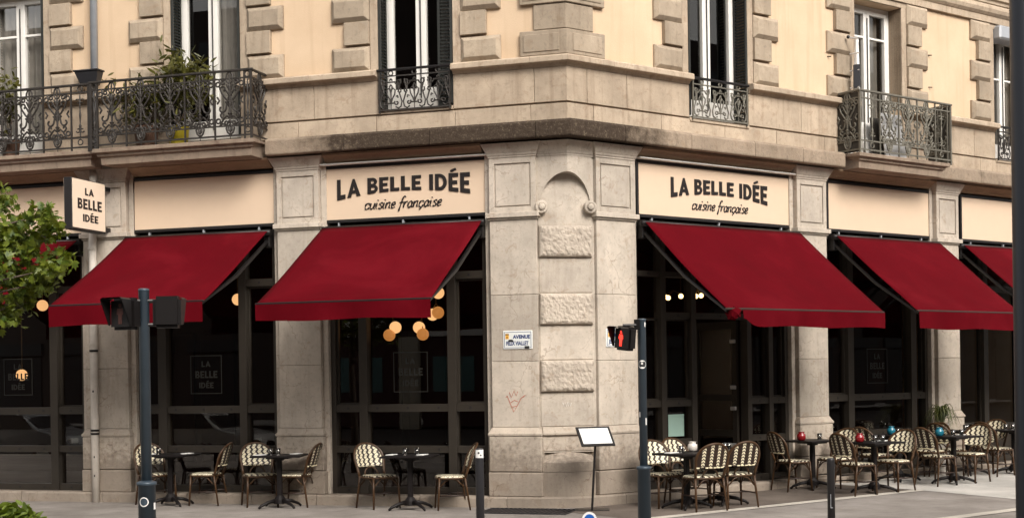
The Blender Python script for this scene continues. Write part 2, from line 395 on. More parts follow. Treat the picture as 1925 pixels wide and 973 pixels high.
def fabric():
    m, t, b = newmat('crimson_awning_canvas'); lk = t.links.new
    pos = N(t, 'ShaderNodeNewGeometry').outputs['Position']
    n1 = N(t, 'ShaderNodeTexNoise', Scale=1.6, Detail=6.0, Roughness=.6); lk(pos, n1.inputs['Vector'])
    n2 = N(t, 'ShaderNodeTexNoise', Scale=160.0, Detail=3.0); lk(pos, n2.inputs['Vector'])
    c = mixc(t, ramp(t, n1.outputs[0], [(.3, 0), (.7, 1)]).outputs[0], (.080, .0008, .0040), (.095, .0011, .0048))
    c = mixc(t, ramp(t, n2.outputs[0], [(.3, .25), (.6, 0)]).outputs[0], c, (.06, .001, .003))
    n3 = N(t, 'ShaderNodeTexNoise', Scale=.8, Detail=7.0, Roughness=.65, Distortion=.8); lk(pos, n3.inputs['Vector'])
    c = mixc(t, ramp(t, n3.outputs[0], [(.50, 0), (.72, .45)]).outputs[0], c, (.15, .006, .012))
    c = mixc(t, ramp(t, n3.outputs[0], [(.28, .4), (.45, 0)]).outputs[0], c, (.062, .0012, .003))
    lk(c, b.inputs['Base Color']); b.inputs['Roughness'].default_value = .9; b.inputs['Specular IOR Level'].default_value = .06
    bp = N(t, 'ShaderNodeBump', Strength=.25, Distance=.004); lk(n2.outputs[0], bp.inputs['Height']); lk(bp.outputs[0], b.inputs['Normal'])
    return m
CANVAS = fabric()
def leafmat(name, a, b_):
    m, t, b = newmat(name); lk = t.links.new
    pos = N(t, 'ShaderNodeNewGeometry').outputs['Position']
    n1 = N(t, 'ShaderNodeTexNoise', Scale=9.0, Detail=3.0); lk(pos, n1.inputs['Vector'])
    lk(mixc(t, ramp(t, n1.outputs[0], [(.35, 0), (.65, 1)]).outputs[0], a, b_), b.inputs['Base Color'])
    b.inputs['Roughness'].default_value = .45; b.inputs['Specular IOR Level'].default_value = .4
    tl = N(t, 'ShaderNodeBsdfTranslucent'); tl.inputs[0].default_value = (b_[0]*1.3, b_[1]*1.3, b_[2]*.6, 1)
    mx = N(t, 'ShaderNodeMixShader'); mx.inputs[0].default_value = .22
    lk(b.outputs[0], mx.inputs[1]); lk(tl.outputs[0], mx.inputs[2]); lk(mx.outputs[0], t.nodes['Material Output'].inputs[0])
    return m
LEAF = leafmat('maple_leaf', (.035, .070, .008), (.155, .185, .018))
LEAFB = leafmat('balcony_leaf', (.032, .038, .008), (.12, .11, .022))
LEAFS = leafmat('shrub_leaf', (.05, .09, .012), (.16, .21, .03))
LEAFD = leafmat('dark_blade_leaf', (.03, .045, .012), (.10, .11, .03))

# ================================================================== ground
def sheet(name, mat, fn, nu, nv, lift, kind='structure'):
    b = MB()
    for i in range(nu+1):
        for j in range(nv+1):
            p = fn(i/nu, j/nv); b.v.append((p[0], p[1], gz(p[0], p[1])+lift))
    for i in range(nu):
        for j in range(nv):
            b.f.append([i*(nv+1)+j, (i+1)*(nv+1)+j, (i+1)*(nv+1)+j+1, i*(nv+1)+j+1]); b.mi.append(0)
    o = b.build(name, mat, recalc=False)
    if o.data.polygons[0].normal.z < 0: o.data.flip_normals()
    return tag(o, kind=kind)
g = MB(); g.quad(Vector((-400, -400, -.42)), Vector((400, -400, -.42)), Vector((400, 400, -.42)), Vector((-400, 400, -.42)))
tag(g.build('ground', ASPHALT), kind='structure')
sheet('pavement', PAVE, lambda a, c: (-32+50*a, -11+24*c), 100, 48, 0)
k = MB(); k.box(I, -32, 18, -11.25, -11.003, -.42, -.03); tag(k.build('kerb', KERB, bevel=.015), kind='structure')
def rs(v0, v1, d0, d1): return lambda a, c: R.P(v0+(v1-v0)*a, d0+(d1-d0)*c, 0)
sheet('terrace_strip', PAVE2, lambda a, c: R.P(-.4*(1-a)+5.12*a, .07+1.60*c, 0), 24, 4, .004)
sheet('kerb_line', KERB, lambda a, c: R.P(-.35+5.5*a, 1.674+.20*c, 0), 24, 1, .008)
sheet('kerb_line', KERB, lambda a, c: R.P(1.2+5.0*a, 4.24+.20*c, 0), 24, 1, .008)
sheet('concrete_slab', CONC, lambda a, c: R.P((5.16-.17*max(0, (.07+4.1*c)-1.7))*(1-a)+12*a, .07+4.1*c, 0), 20, 8, .005)

# ================================================================== the corner building
BLD = thing('corner_building', 'cream rendered corner building with pale stone pilasters and quoins', 'building')
def pth(s): return (lambda d, z, s=s: L.P(-s, d, z)) if s < 0 else (lambda d, z, s=s: R.P(s, d, z))
def strip(b, s0, s1, prof, m=0):
    """run a profile of (d, z) along the fronts; s < 0 on the avenue side, s > 0 on the other, mitred at the corner"""
    path = [pth(s0)]+([corner] if s0 < 0 < s1 else [])+[pth(s1)]
    return b.sweep(path, prof, m=m)
def rect(d0, d1, z0, z1): return [(d0, z0), (d1, z0), (d1, z1), (d0, z1)]
def seglist(s0, s1, step, seed):
    rg = random.Random(seed); out = [s0]; x = s0
    while x < s1-step*1.4:
        x += step*rg.uniform(.75, 1.25)
        if abs(x) < .3: x = .45
        out.append(x)
    return out+[s1]
def course(name, mat, z0, z1, d0, d1, spans, step, seed, gap=.005, bev=.006, prof=None):
    for s0, s1 in spans:
        xs = seglist(s0, s1, step, seed)
        for a, c in zip(xs[:-1], xs[1:]):
            b = MB(); strip(b, a+gap, c-gap, prof or rect(d0, d1, z0, z1)); b.build(name, mat, BLD, bevel=bev)
# --- plinth, with a rounded corner
TH = math.pi/2-DL; RC = .55/math.tan(TH/2); CC = Vector((-.55, RC))
def arcp(t): return lambda d, z, t=t: Vector((CC.x+(RC+d)*math.sin(t), CC.y-(RC+d)*math.cos(t), z))
PLP = [(-.35, -.42), (.075, -.42), (.075, .08), (.055, .105), (-.35, .105)]
b = MB(); b.sweep([pth(-.9)]+[arcp(TH*i/10) for i in range(11)]+[pth(.9)], PLP); b.build('plinth_stone', STONE_LOW, BLD)
for s0, s1 in ((-12.5, -.905), (.905, 12.5)):
    course('plinth_stone', STONE_LOW, 0, 0, 0, 0, [(s0, s1)], 1.35, 3 if s0 < 0 else 4, .004, .004, prof=PLP)
# --- pilasters
def pilaster(F, u0, u1, jl=True, jr=True):
    e = .03
    MB().box(F, u0-.05, u1+.05, -.3, .055, .105, .435).build('pedestal_block', STONE_LOW, BLD, bevel=.012)
    MB().box(F, u0-.04, u1+.04, -.3, .045, .441, .93).build('pedestal_block', STONE_LOW, BLD, bevel=.012)
    b = MB(); pr = [(-.3, .935), (.05, .935), (.055, .965), (.035, .99), (.004, 1.05), (-.3, 1.05)]
    dd = {}
    lo = [F.P(u0-max(0, d) if d > -.2 else u0, d, z) for d, z in pr]; hi = [F.P(u1+max(0, d) if d > -.2 else u1, d, z) for d, z in pr]
    n = len(pr); b.add(lo+hi, [list(range(n)), list(range(2*n-1, n-1, -1))]+[(i, (i+1) % n, n+(i+1) % n, n+i) for i in range(n)])
    b.build('pedestal_moulding', STONE_LOW, BLD, bevel=.004)
    for z0, z1 in ((1.053, 1.948), (1.952, 2.858), (2.862, 3.885)):
        MB().box(F, u0, u1, -.3, 0, z0, z1).build('pilaster_stone', STONE, BLD, bevel=.006)
    MB().box(F, u0-.02, u1+.02, -.3, .025, 3.888, 3.915).box(F, u0-.045, u1+.045, -.3, .055, 3.9155, 3.985).build('impost', STONE, BLD, bevel=.006)
    c = .075
    MB().box(F, u0, u1, -.3, -.02, 3.986, 4.735).build('pilaster_panel', STONE, BLD)
    MB().box(F, u0, u0+c, -.019, .004, 3.987, 4.734).box(F, u1-c, u1, -.019, .004, 3.987, 4.734).box(F, u0+c, u1-c, -.019, .004, 3.987, 3.987+c).box(F, u0+c, u1-c, -.019, .004, 4.734-c, 4.734).box(F, u0+c+.02, u1-c-.02, -.0195, -.002, 3.987+c+.02, 4.734-c-.02).build('panel_border', STONE, BLD, bevel=.003)
    b = MB()
    for zz0, zz1, o0, o1 in ((4.738, 4.765, .012, .012), (4.766, 4.80, .02, .03), (4.801, 4.93, .03, .095)):
        p = [F.P(u0-o0, -.3, zz0), F.P(u1+o0, -.3, zz0), F.P(u1+o0, o0, zz0), F.P(u0-o0, o0, zz0), F.P(u0-o1, -.3, zz1), F.P(u1+o1, -.3, zz1), F.P(u1+o1, o1, zz1), F.P(u0-o1, o1, zz1)]
        b.add(p, [(0, 1, 2, 3), (7, 6, 5, 4), (0, 4, 5, 1), (1, 5, 6, 2), (2, 6, 7, 3), (3, 7, 4, 0)])
    b.build('capital', STONE, BLD, bevel=.005)
    if jl: MB().box(F, u1+.004, u1+.085, -.32, -.075, .106, 4.93).build('jamb_stone', STONE, BLD, bevel=.004)
    if jr: MB().box(F, u0-.085, u0-.004, -.32, -.075, .106, 4.93).build('jamb_stone', STONE, BLD, bevel=.004)
PL = [(.45, 1.12), (3.68, 4.34), (6.83, 7.57), (10.1, 10.8)]
PR = [(.50, 1.205), (4.56, 5.24), (8.04, 8.65), (11.5, 12.1)]
for F, ps in ((L, PL), (R, PR)):
    for i, (a, c) in enumerate(ps): pilaster(F, a, c, True, i > 0)
# --- canted corner with its arched niche
BE = TH/2; W0 = .45
PA = L.P(W0, -.05, 0); PB = R.P(W0+.02, -.05, 0); mid = (PA+PB)/2; ex = (PB-PA).normalized(); eo = Vector((ex.y, -ex.x, 0)); HW = (PB-PA).length/2
class Cant:
    P = staticmethod(lambda s, e, z: mid+ex*s+eo*e+Vector((0, 0, z)))
def eface(s): return max(0, (HW-abs(s))*math.tan(BE))
CA = Cant
MB().box(CA, -HW-.02, HW+.02, -.35, -.012, 0.7, 4.72).build('niche_wall', STONE, BLD)
for z0, z1, rough in ((1.053, 1.522, 0), (1.53, 1.955, 1), (1.962, 2.438, 0), (2.446, 2.87, 1), (2.878, 3.36, 0), (3.368, 3.795, 1)):
    if not rough:
        MB().box(CA, -HW+.012, HW-.012, -.3, 0, z0, z1).build('niche_stone', STONE, BLD, bevel=.01)
    else:
        b = MB(); nu, nz = 64, 36; o = len(b.v)
        for j in range(nz+1):
            for i in range(nu+1):
                s = -HW+.015+(2*HW-.03)*i/nu; z = z0+(z1-z0)*j/nz
                ed = min(s+HW-.015, HW-.015-s, z-z0, z1-z)
                n_ = noise.fractal(Vector((s*22+z*9, z*15-s*6, z0*7)), .9, 2.1, 4)
                e = .030+.040*min(1, ed/.045)**.5+(.0135*n_ if ed > .001 else 0)
                b.v.append(tuple(CA.P(s, e, z)))
        for j in range(nz):
            for i in range(nu):
                q = o+j*(nu+1)+i; b.f.append([q, q+1, q+nu+2, q+nu+1]); b.mi.append(0)
        b.box(CA, -HW+.015, HW-.015, -.3, .029, z0, z1)
        b.build('hewn_block', STONE_ROUGH, BLD)
# arched hood over the niche: the front corner is carried out over a lunette
ZS, AH, AW = 4.03, .485, HW-.03
b = MB(); K = 40; pts = []
for i in range(K+1):
    s = -HW+2*HW*i/K
    z = ZS+AH*math.sqrt(max(0, 1-(s/AW)**2)) if abs(s) < AW else ZS
    pts.append((s, z))
if K % 2 == 0: pass
for (s0, z0), (s1, z1) in zip(pts[:-1], pts[1:]):
    e0, e1 = eface(s0), eface(s1)
    b.quad(CA.P(s0, e0, z0), CA.P(s1, e1, z1), CA.P(s1, e1, 4.80), CA.P(s0, e0, 4.80))
    b.quad(CA.P(s0, 0, z0), CA.P(s1, 0, z1), CA.P(s1, e1, z1), CA.P(s0, e0, z0))
b.build('niche_hood', STONE, BLD, recalc=False)
MB().box(CA, -HW+.012, HW-.012, -.3, -.002, 3.80, 4.75).build('lunette', STONE, BLD)
for sg in (-1, 1):
    c = CA.P(sg*(HW-.045), .06, 4.045); b = MB(); ax = Matrix(((ex.x, eo.x, 0), (ex.y, eo.y, 0), (0, 0, 1))) @ Matrix.Rotation(-math.pi/2, 3, 'X')
    b.lathe([(.088, -.06), (.09, .02), (.082, .035), (.06, .04), (.05, .034), (.045, .05), (.038, .07), (.015, .08), (.001, .081)], 18, c, ax=ax)
    b.build('volute', STONE, BLD, smooth=False)
for zz0, zz1, o0, o1 in ((4.738, 4.765, -.04, -.04), (4.766, 4.80, -.03, -.02), (4.801, 4.93, -.02, .05)):
    b = MB(); strip(b, -.446, .496, [(-.4, zz0), (o0, zz0), (o1, zz1), (-.4, zz1)]); b.build('corner_capital', STONE, BLD)
# base of the corner
b = MB(); b.sweep([CA.P.__class__ and (lambda d, z, s=s: CA.P(s, d, z)) for s in (-HW+.03, HW-.03)], [(-.3, .72), (.0, .72), (.0, .935), (.035, .937), (.04, .965), (.004, 1.05), (-.3, 1.05)]); b.build('niche_base_moulding', STONE_LOW, BLD, bevel=.004)
def bulge(k): return [(lambda d, z, i=i: (lambda p, q: p)(CA.P(-HW+.02+(2*HW-.04)*i/12, d+.13*math.sin(math.pi*i/12)*k, z), 0)) for i in range(13)]
b = MB(); b.sweep(bulge(1), [(-.3, .105), (.045, .105), (.045, .435), (-.3, .435)]); b.build('corner_base_stone', STONE_LOW, BLD)
b = MB(); b.sweep(bulge(.95), [(-.3, .441), (.035, .441), (.035, .57), (-.02, .60), (-.16, .72), (-.3, .72)]); b.build('corner_base_stone', STONE_LOW, BLD)
# --- beams behind the shop signs and the coved moulding above them
BAYS = {'L': [(1.12, 3.68), (4.34, 6.83), (7.57, 10.1)], 'R': [(1.205, 4.56), (5.24, 8.04), (8.65, 11.5)]}
for F in (L, R):
    for a, c in BAYS[F.k]:
        MB().box(F, a+.086, c-.086, -.5, -.24, 3.93, 4.93).build('lintel_beam', BLACK, BLD)
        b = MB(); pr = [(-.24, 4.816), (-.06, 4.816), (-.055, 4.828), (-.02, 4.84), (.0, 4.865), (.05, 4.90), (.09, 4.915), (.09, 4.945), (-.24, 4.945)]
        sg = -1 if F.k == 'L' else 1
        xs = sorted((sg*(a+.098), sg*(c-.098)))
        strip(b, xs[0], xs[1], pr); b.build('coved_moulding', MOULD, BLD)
# --- cornice, stone by stone
CP = [(-.3, 4.955), (.15, 4.955), (.19, 4.945), (.225, 4.950), (.235, 4.97), (.235, 5.15), (.205, 5.185), (-.3, 5.20)]
for s0, s1, sd_ in ((-4.40, 5.44, 11), (7.76, 12.5, 12)):
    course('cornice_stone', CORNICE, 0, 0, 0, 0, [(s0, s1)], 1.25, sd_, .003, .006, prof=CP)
SLP = lambda D: [(-.3, 4.93), (D-.10, 4.93), (D-.09, 5.035), (D-.055, 5.05), (D-.05, 5.085), (D, 5.10), (D+.005, 5.155), (-.3, 5.165)]
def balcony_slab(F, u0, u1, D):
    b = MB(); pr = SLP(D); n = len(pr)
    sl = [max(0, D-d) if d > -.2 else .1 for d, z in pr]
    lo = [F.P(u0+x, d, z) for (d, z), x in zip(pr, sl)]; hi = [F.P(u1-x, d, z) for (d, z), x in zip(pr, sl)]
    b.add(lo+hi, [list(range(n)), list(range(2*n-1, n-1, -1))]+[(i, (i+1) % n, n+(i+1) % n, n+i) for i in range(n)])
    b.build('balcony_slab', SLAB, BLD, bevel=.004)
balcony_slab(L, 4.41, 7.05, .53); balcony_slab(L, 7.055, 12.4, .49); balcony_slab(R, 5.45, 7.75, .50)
# --- upper storey: windows as openings
OPL = [(1.61, 2.72, 5.49, 7.74), (4.88, 6.01, 5.25, 7.74), (8.20, 9.36, 5.25, 7.74)]
OPR = [(2.26, 3.48, 5.44, 7.74), (5.95, 7.14, 5.25, 7.74), (9.70, 10.9, 5.44, 7.74)]
def wall_grid(name, F, us, zs, ops, d, dep, mat):
    us = sorted(set([u for u in us]+[x for o in ops for x in o[:2] if us[0] < x < us[-1]]))
    zs = sorted(set([z for z in zs]+[x for o in ops for x in o[2:] if zs[0] < x < zs[-1]]))
    b = MB()
    for a, c in zip(us[:-1], us[1:]):
        for e, f in zip(zs[:-1], zs[1:]):
            mu, mz = (a+c)/2, (e+f)/2
            if any(o[0] < mu < o[1] and o[2] < mz < o[3] for o in ops): continue
            b.quad(F.P(a, d, e), F.P(c, d, e), F.P(c, d, f), F.P(a, d, f))
    for o in ops:
        z0, z1 = max(o[2], zs[0]), min(o[3], zs[-1])
        if z1 <= z0: continue
        for u in o[:2]: b.quad(F.P(u, d, z0), F.P(u, d-dep, z0), F.P(u, d-dep, z1), F.P(u, d, z1))
        if o[2] >= zs[0]: b.quad(F.P(o[0], d, o[2]), F.P(o[1], d, o[2]), F.P(o[1], d-dep, o[2]), F.P(o[0], d-dep, o[2]))
        if o[3] <= zs[-1]: b.quad(F.P(o[0], d, o[3]), F.P(o[1], d, o[3]), F.P(o[1], d-dep, o[3]), F.P(o[0], d-dep, o[3]))
    return b.build(name, mat, BLD)
for F, ops in ((L, OPL), (R, OPR)):
    wall_grid('rendered_wall', F, [0, 12.5], [5.95, 12.0], ops, 0.0, .36, STUCCO)
    wall_grid('base_course_backing', F, [.02, 12.5], [5.17, 5.95], ops, -0.015, .34, STONE_UP)
def spans_free(ops, lo, hi, z0, z1, sg, pad=0):
    xs = [lo]; out = []
    for o in sorted(ops):
        if o[2] < z1 and o[3] > z0: out.append((xs[-1], o[0]-pad)); xs.append(o[1]+pad)
    out.append((xs[-1], hi)); return [tuple(sorted((sg*a, sg*c))) for a, c in out]
def join_corner(a, b_):   # merge the two spans that meet at the corner
    la = [s for s in a if s[1] != 0]; lb = [s for s in b_ if s[0] != 0]
    m = ([s for s in a if s[1] == 0][0][0], [s for s in b_ if s[0] == 0][0][1])
    return la+[m]+lb
AS_LOW = join_corner(spans_free(OPL, 0, 12.5, 5.20, 5.44, -1), spans_free(OPR, 0, 12.5, 5.20, 5.44, 1))
AS_UP = join_corner(spans_free(OPL, 0, 12.5, 5.5, 5.9, -1), spans_free(OPR, 0, 12.5, 5.5, 5.9, 1))
course('base_course_stone', STONE_UP, 5.203, 5.430, -.3, .035, AS_LOW, 1.1, 21, .0035, .004)
course('base_course_stone', STONE_UP, 5.454, 5.925, -.3, .035, AS_UP, .95, 22, .0035, .004)
SM = [(-.05, 5.927), (.045, 5.927), (.06, 5.950), (.075, 5.968), (.145, 5.975), (.15, 5.985), (.15, 6.045), (.125, 6.066), (-.05, 6.076)]
MS = join_corner(spans_free(OPL, 0, 12.5, 5.9, 6.1, -1, .0), spans_free(OPR, 0, 12.5, 5.9, 6.1, 1, .0))
course('sill_moulding', STONE_UP, 0, 0, 0, 0, MS, 1.5, 31, .0015, .003, prof=SM)
# lintel course with a torus, and the wall head above it
LC = [(-.05, 7.83), (.06, 7.83), (.06, 7.945), (.075, 7.95), (.115, 7.99), (.135, 8.05), (.115, 8.11), (.075, 8.145), (.10, 8.15), (.10, 8.20), (.14, 8.22), (.14, 8.27), (-.05, 8.29)]
course('lintel_course', STONE_UP, 0, 0, 0, 0, [(-12.5, 12.5)], 1.6, 41, .001, .002, prof=LC)
for i in range(26):
    u = .5+i*.46
    MB().box(R, u, u+.2, -.02, .17, 8.31, 8.46).build('corbel', STONE_Q, BLD, bevel=.01)
# --- quoins
def quoin(F, u0, u1, z0, z1, long):
    b = MB()
    if long: b.box(F, u0, u1, -.05, .038, z0+.006, z1-.006).frustum(F, u0+.001, u1-.001, .037, .085, z0+.007, z1-.007, .055)
    else: b.box(F, u0, u1, -.05, .07, z0+.024, z1-.004)
    b.build('quoin_stone', STONE_Q, BLD, bevel=.004)
QZ = [6.078+i*.35 for i in range(6)]
def quoins(F, inner, sgn, wl, ws, zb=6.078):
    for i in range(5):
        wd = wl if i % 2 == 0 else ws
        a, c = sorted((inner, inner+sgn*wd)); quoin(F, a, c, QZ[i], QZ[i+1], i % 2 == 0)
JW = .125
for F, ops in ((L, OPL), (R, OPR)):
    for o in ops:
        wl, ws = (.575, .375) if F.k == 'L' else (.545, .365)
        quoins(F, o[0]-JW, -1, wl, ws); quoins(F, o[1]+JW, 1, wl, ws)
        for a, c in ((o[0]-JW+.004, o[0]), (o[1], o[1]+JW-.004)):
            MB().box(F, a, c, -.3, .028, 6.078, 7.80).build('window_jamb', STONE_UP, BLD, bevel=.006)
        MB().box(F, o[0]-JW, o[1]+JW, -.3, .03, 7.742, 7.828).build('window_lintel', STONE_UP, BLD, bevel=.004)
        if o[2] > 5.4: MB().box(F, o[0]-.0, o[1]+.0, -.36, .055, o[2]-.045, o[2]+.012).build('window_sill', STONE_UP, BLD, bevel=.006)
for i in range(5):
    wd = (.63, .44)[i % 2]; b = MB(); z0, z1 = QZ[i]+.006, QZ[i+1]-.006
    strip(b, -wd, wd+.02, rect(-.05, .062 if i % 2 == 0 else .04, z0, z1))
    b.build('corner_quoin', STONE_Q, BLD, bevel=.008)
    if i % 2 == 0:
        for F in (L, R):
            MB().box(F, .075, wd-.05, .055, .074, z0+.05, z1-.05).build('quoin_panel', STONE_Q, BLD, bevel=.006)
# --- shell and rooms behind
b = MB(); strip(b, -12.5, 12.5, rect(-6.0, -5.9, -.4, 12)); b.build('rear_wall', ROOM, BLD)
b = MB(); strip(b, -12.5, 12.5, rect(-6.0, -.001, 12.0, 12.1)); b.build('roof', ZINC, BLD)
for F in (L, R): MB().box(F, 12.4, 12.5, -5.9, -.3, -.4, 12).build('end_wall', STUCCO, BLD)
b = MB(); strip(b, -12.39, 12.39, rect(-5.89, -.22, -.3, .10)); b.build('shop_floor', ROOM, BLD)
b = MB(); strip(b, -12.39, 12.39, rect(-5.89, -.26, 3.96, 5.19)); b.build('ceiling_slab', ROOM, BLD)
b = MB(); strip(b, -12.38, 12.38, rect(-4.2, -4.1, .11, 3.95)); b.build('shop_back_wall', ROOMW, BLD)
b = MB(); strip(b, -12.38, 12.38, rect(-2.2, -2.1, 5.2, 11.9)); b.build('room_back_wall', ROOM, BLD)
# shop back wall: upright panels and shelves that catch a little light
for F, a, c in ((L, .8, 9.6), (R, .8, 10.5)):
    n = int((c-a)/.8)
    for i in range(n):
        MB().box(F, a+i*.8+.05, a+i*.8+.72, -4.095, -4.06, .3, 2.6).build('wall_panel', ROOMW, BLD, bevel=.01)

# --- shop fronts
def storefront(F, u0, u1, mulls, rails, skip=(), name='shop_window', sash=True):
    b = MB(); z0, z1 = .107, 3.93
    b.box(F, u0, u0+.07, -.30, -.15, z0, z1).box(F, u1-.07, u1, -.30, -.15, z0, z1)
    for a, c in mulls: b.box(F, a, c, -.29, -.135, z0, z1)
    cols = []; x = u0+.07
    for a, c in mulls: cols.append((x, a)); x = c
    cols.append((x, u1-.07))
    fr = None; panes = []; caps = MB()
    for ci, (a, c) in enumerate(cols):
        zz = z0
        for ri, (e, f) in enumerate(rails+[(z1-.06, z1)]):
            if e > zz+.02 and (ci, ri) not in skip: panes.append((a, c, zz, e))
            if (ci, ri, 'r') not in skip:
                b.box(F, a+.0005, c-.0005, -.285, -.155, e, f)
                if ri < len(rails):
                    for t in ([.5] if c-a < .9 else [.12, .5, .88]):
                        m = a+(c-a)*t; caps.box(F, m-.016, m+.016, -.154, -.149, (e+f)/2-.016, (e+f)/2+.016)
            zz = f
        if sash and c-a < .9:
            for (pa, pc, pe, pf) in [p for p in panes if p[0] == a]:
                if pf-pe > 1.0:
                    for bx in ((pa, pa+.028, pe, pf), (pc-.028, pc, pe, pf), (pa+.028, pc-.028, pe, pe+.028), (pa+.028, pc-.028, pf-.028, pf)):
                        b.box(F, bx[0], bx[1], -.262, -.205, bx[2], bx[3])
    o = b.build(name, FRAME, BLD)
    tag(caps.build('drain_cap', BLACK, o), kind='stuff')
    for a, c, e, f in panes:
        q = MB(); q.quad(F.P(a, -.235, e), F.P(c, -.235, e), F.P(c, -.235, f), F.P(a, -.235, f)); q.build('pane', PANE, o, recalc=False)
    return o
RL = [(.107, .206), (.69, .787), (1.27, 1.376), (3.12, 3.225)]
W_L1 = storefront(L, 1.21, 3.592, [(1.69, 1.81), (3.03, 3.155)], RL, skip=[(1, 3, 'r')])
W_L2 = storefront(L, 4.43, 6.742, [(4.94, 5.055), (6.27, 6.41)], RL, skip=[(1, 3, 'r')])
W_L3 = storefront(L, 7.66, 10.01, [(8.16, 8.29), (9.45, 9.57)], RL, skip=[(1, 3, 'r')])
RRL = [(.107, .206), (.715, .805), (1.275, 1.37), (2.55, 2.64), (3.15, 3.225)]
W_R1 = storefront(R, 1.295, 4.47, [(1.80, 1.90), (2.40, 2.50), (3.56, 3.65), (4.03, 4.12)], RRL,
                  skip=[(2, 0), (2, 1), (2, 2), (2, 3), (2, 0, 'r'), (2, 1, 'r'), (2, 2, 'r'), (0, 3, 'r')], name='shop_entrance')
W_R2 = storefront(R, 5.33, 7.95, [(5.88, 6.02), (7.49, 7.63)], RL, skip=[(1, 3, 'r')])
W_R3 = storefront(R, 8.74, 11.41, [(9.53, 9.66), (10.6, 10.72)], RL[:1]+[(.69, .787), (2.55, 2.64), (3.12, 3.225)], skip=[(0, 1, 'r'), (2, 1, 'r')])
# open leaf of the entrance door, swung inward
b = MB()
for z0, z1 in ((.12, .3), (.78, .88), (1.32, 1.42), (2.42, 2.54)): b.box(R, 3.50, 3.545, -1.14, -.40, z0, z1)
for d0, d1 in ((-1.24, -1.14), (-.40, -.31)): b.box(R, 3.50, 3.545, d0, d1, .12, 2.54)
dl = b.build('door_leaf', FRAME, W_R1)
b = MB(); b.quad(R.P(3.52, -1.14, .3), R.P(3.52, -.4, .3), R.P(3.52, -.4, 2.42), R.P(3.52, -1.14, 2.42)); b.build('door_pane', PANED, W_R1, recalc=False)
for z in (.62, 1.18, 1.5, 2.2): MB().box(R, 3.47, 3.499, -.43, -.31, z, z+.06).build('door_hinge', ALU, W_R1, bevel=.01)

# --- tall windows of the upper storey
def french_window(F, o, bar=None, shut=(), curtain=(.0, 1.0), zb=None):
    u0, u1, z0, z1 = o; z0 = zb or z0; D0, D1 = -.30, -.235; m = (u0+u1)/2
    b = MB(); b.box(F, u0+.003, u0+.06, D0, D1, z0+.013, z1-.002).box(F, u1-.06, u1-.003, D0, D1, z0+.013, z1-.002).box(F, u0+.06, u1-.06, D0, D1, z1-.06, z1-.002).box(F, u0+.06, u1-.06, D0, D1, z0+.013, z0+.06)
    fr = b.build('french_window', WHITEP, BLD, bevel=.004)
    for a, c in ((u0+.062, m-.002), (m+.002, u1-.062)):
        b = MB(); b.box(F, a, a+.075, D0+.01, D1+.018, z0+.065, z1-.065).box(F, c-.075, c, D0+.01, D1+.018, z0+.065, z1-.065)
        b.box(F, a+.075, c-.075, D0+.01, D1+.018, z1-.14, z1-.065).box(F, a+.075, c-.075, D0+.01, D1+.018, z0+.065, z0+.34)
        for zz in (bar or []): b.box(F, a+.075, c-.075, D0+.02, D1+.01, zz-.018, zz+.018)
        b.build('casement', WHITEP, fr, bevel=.004)
        q = MB(); q.quad(F.P(a+.075, -.27, z0+.34), F.P(c-.075, -.27, z0+.34), F.P(c-.075, -.27, z1-.14), F.P(a+.075, -.27, z1-.14)); q.build('pane', PANEU, fr, recalc=False)
    mb = MB(); mb.tube([F.P(m, D1+.035, z0+.2), F.P(m, D1+.035, z1-.2)], .009, 6); mb.build('espagnolette_bolt', BLACKM, fr)
    a, c = u0+(u1-u0)*curtain[0], u0+(u1-u0)*curtain[1]; nn = 48; q = MB()
    for i in range(nn+1):
        u = a+(c-a)*i/nn; d = -.42+.03*math.sin(u*46)+.012*math.sin(u*97)
        q.v += [tuple(F.P(u, d, z0+.02)), tuple(F.P(u, d, z1))]
    for i in range(nn): q.f.append([2*i, 2*i+2, 2*i+3, 2*i+1]); q.mi.append(0)
    q.build('curtain', CURT, fr, recalc=False, smooth=True)
    for side in shut:   # louvred shutter leaf folded against the reveal
        uu = u0+.004 if side < 0 else u1-.004; sg = 1 if side < 0 else -1
        b = MB(); x0, x1 = sorted((uu, uu+sg*.035))
        b.box(F, x0, x1, -.225, -.19, z0+.05, z1-.03).box(F, x0, x1, .0, .03, z0+.05, z1-.03).box(F, x0, x1, -.19, .0, z1-.09, z1-.03).box(F, x0, x1, -.19, .0, z0+.05, z0+.12)
        n = int((z1-z0-.25)/.045)
        for i in range(n):
            zz = z0+.13+i*.045; b.add([F.P(x0, -.19, zz), F.P(x1, -.19, zz+.03), F.P(x1, 0, zz+.03), F.P(x0, 0, zz), F.P(x0, -.19, zz+.008), F.P(x1, -.19, zz+.038), F.P(x1, 0, zz+.038), F.P(x0, 0, zz+.008)], [(0, 1, 2, 3), (7, 6, 5, 4), (0, 4, 5, 1), (2, 6, 7, 3), (0, 3, 7, 4), (1, 5, 6, 2)])
        b.build('shutter_leaf', SHUT, fr)
    return fr
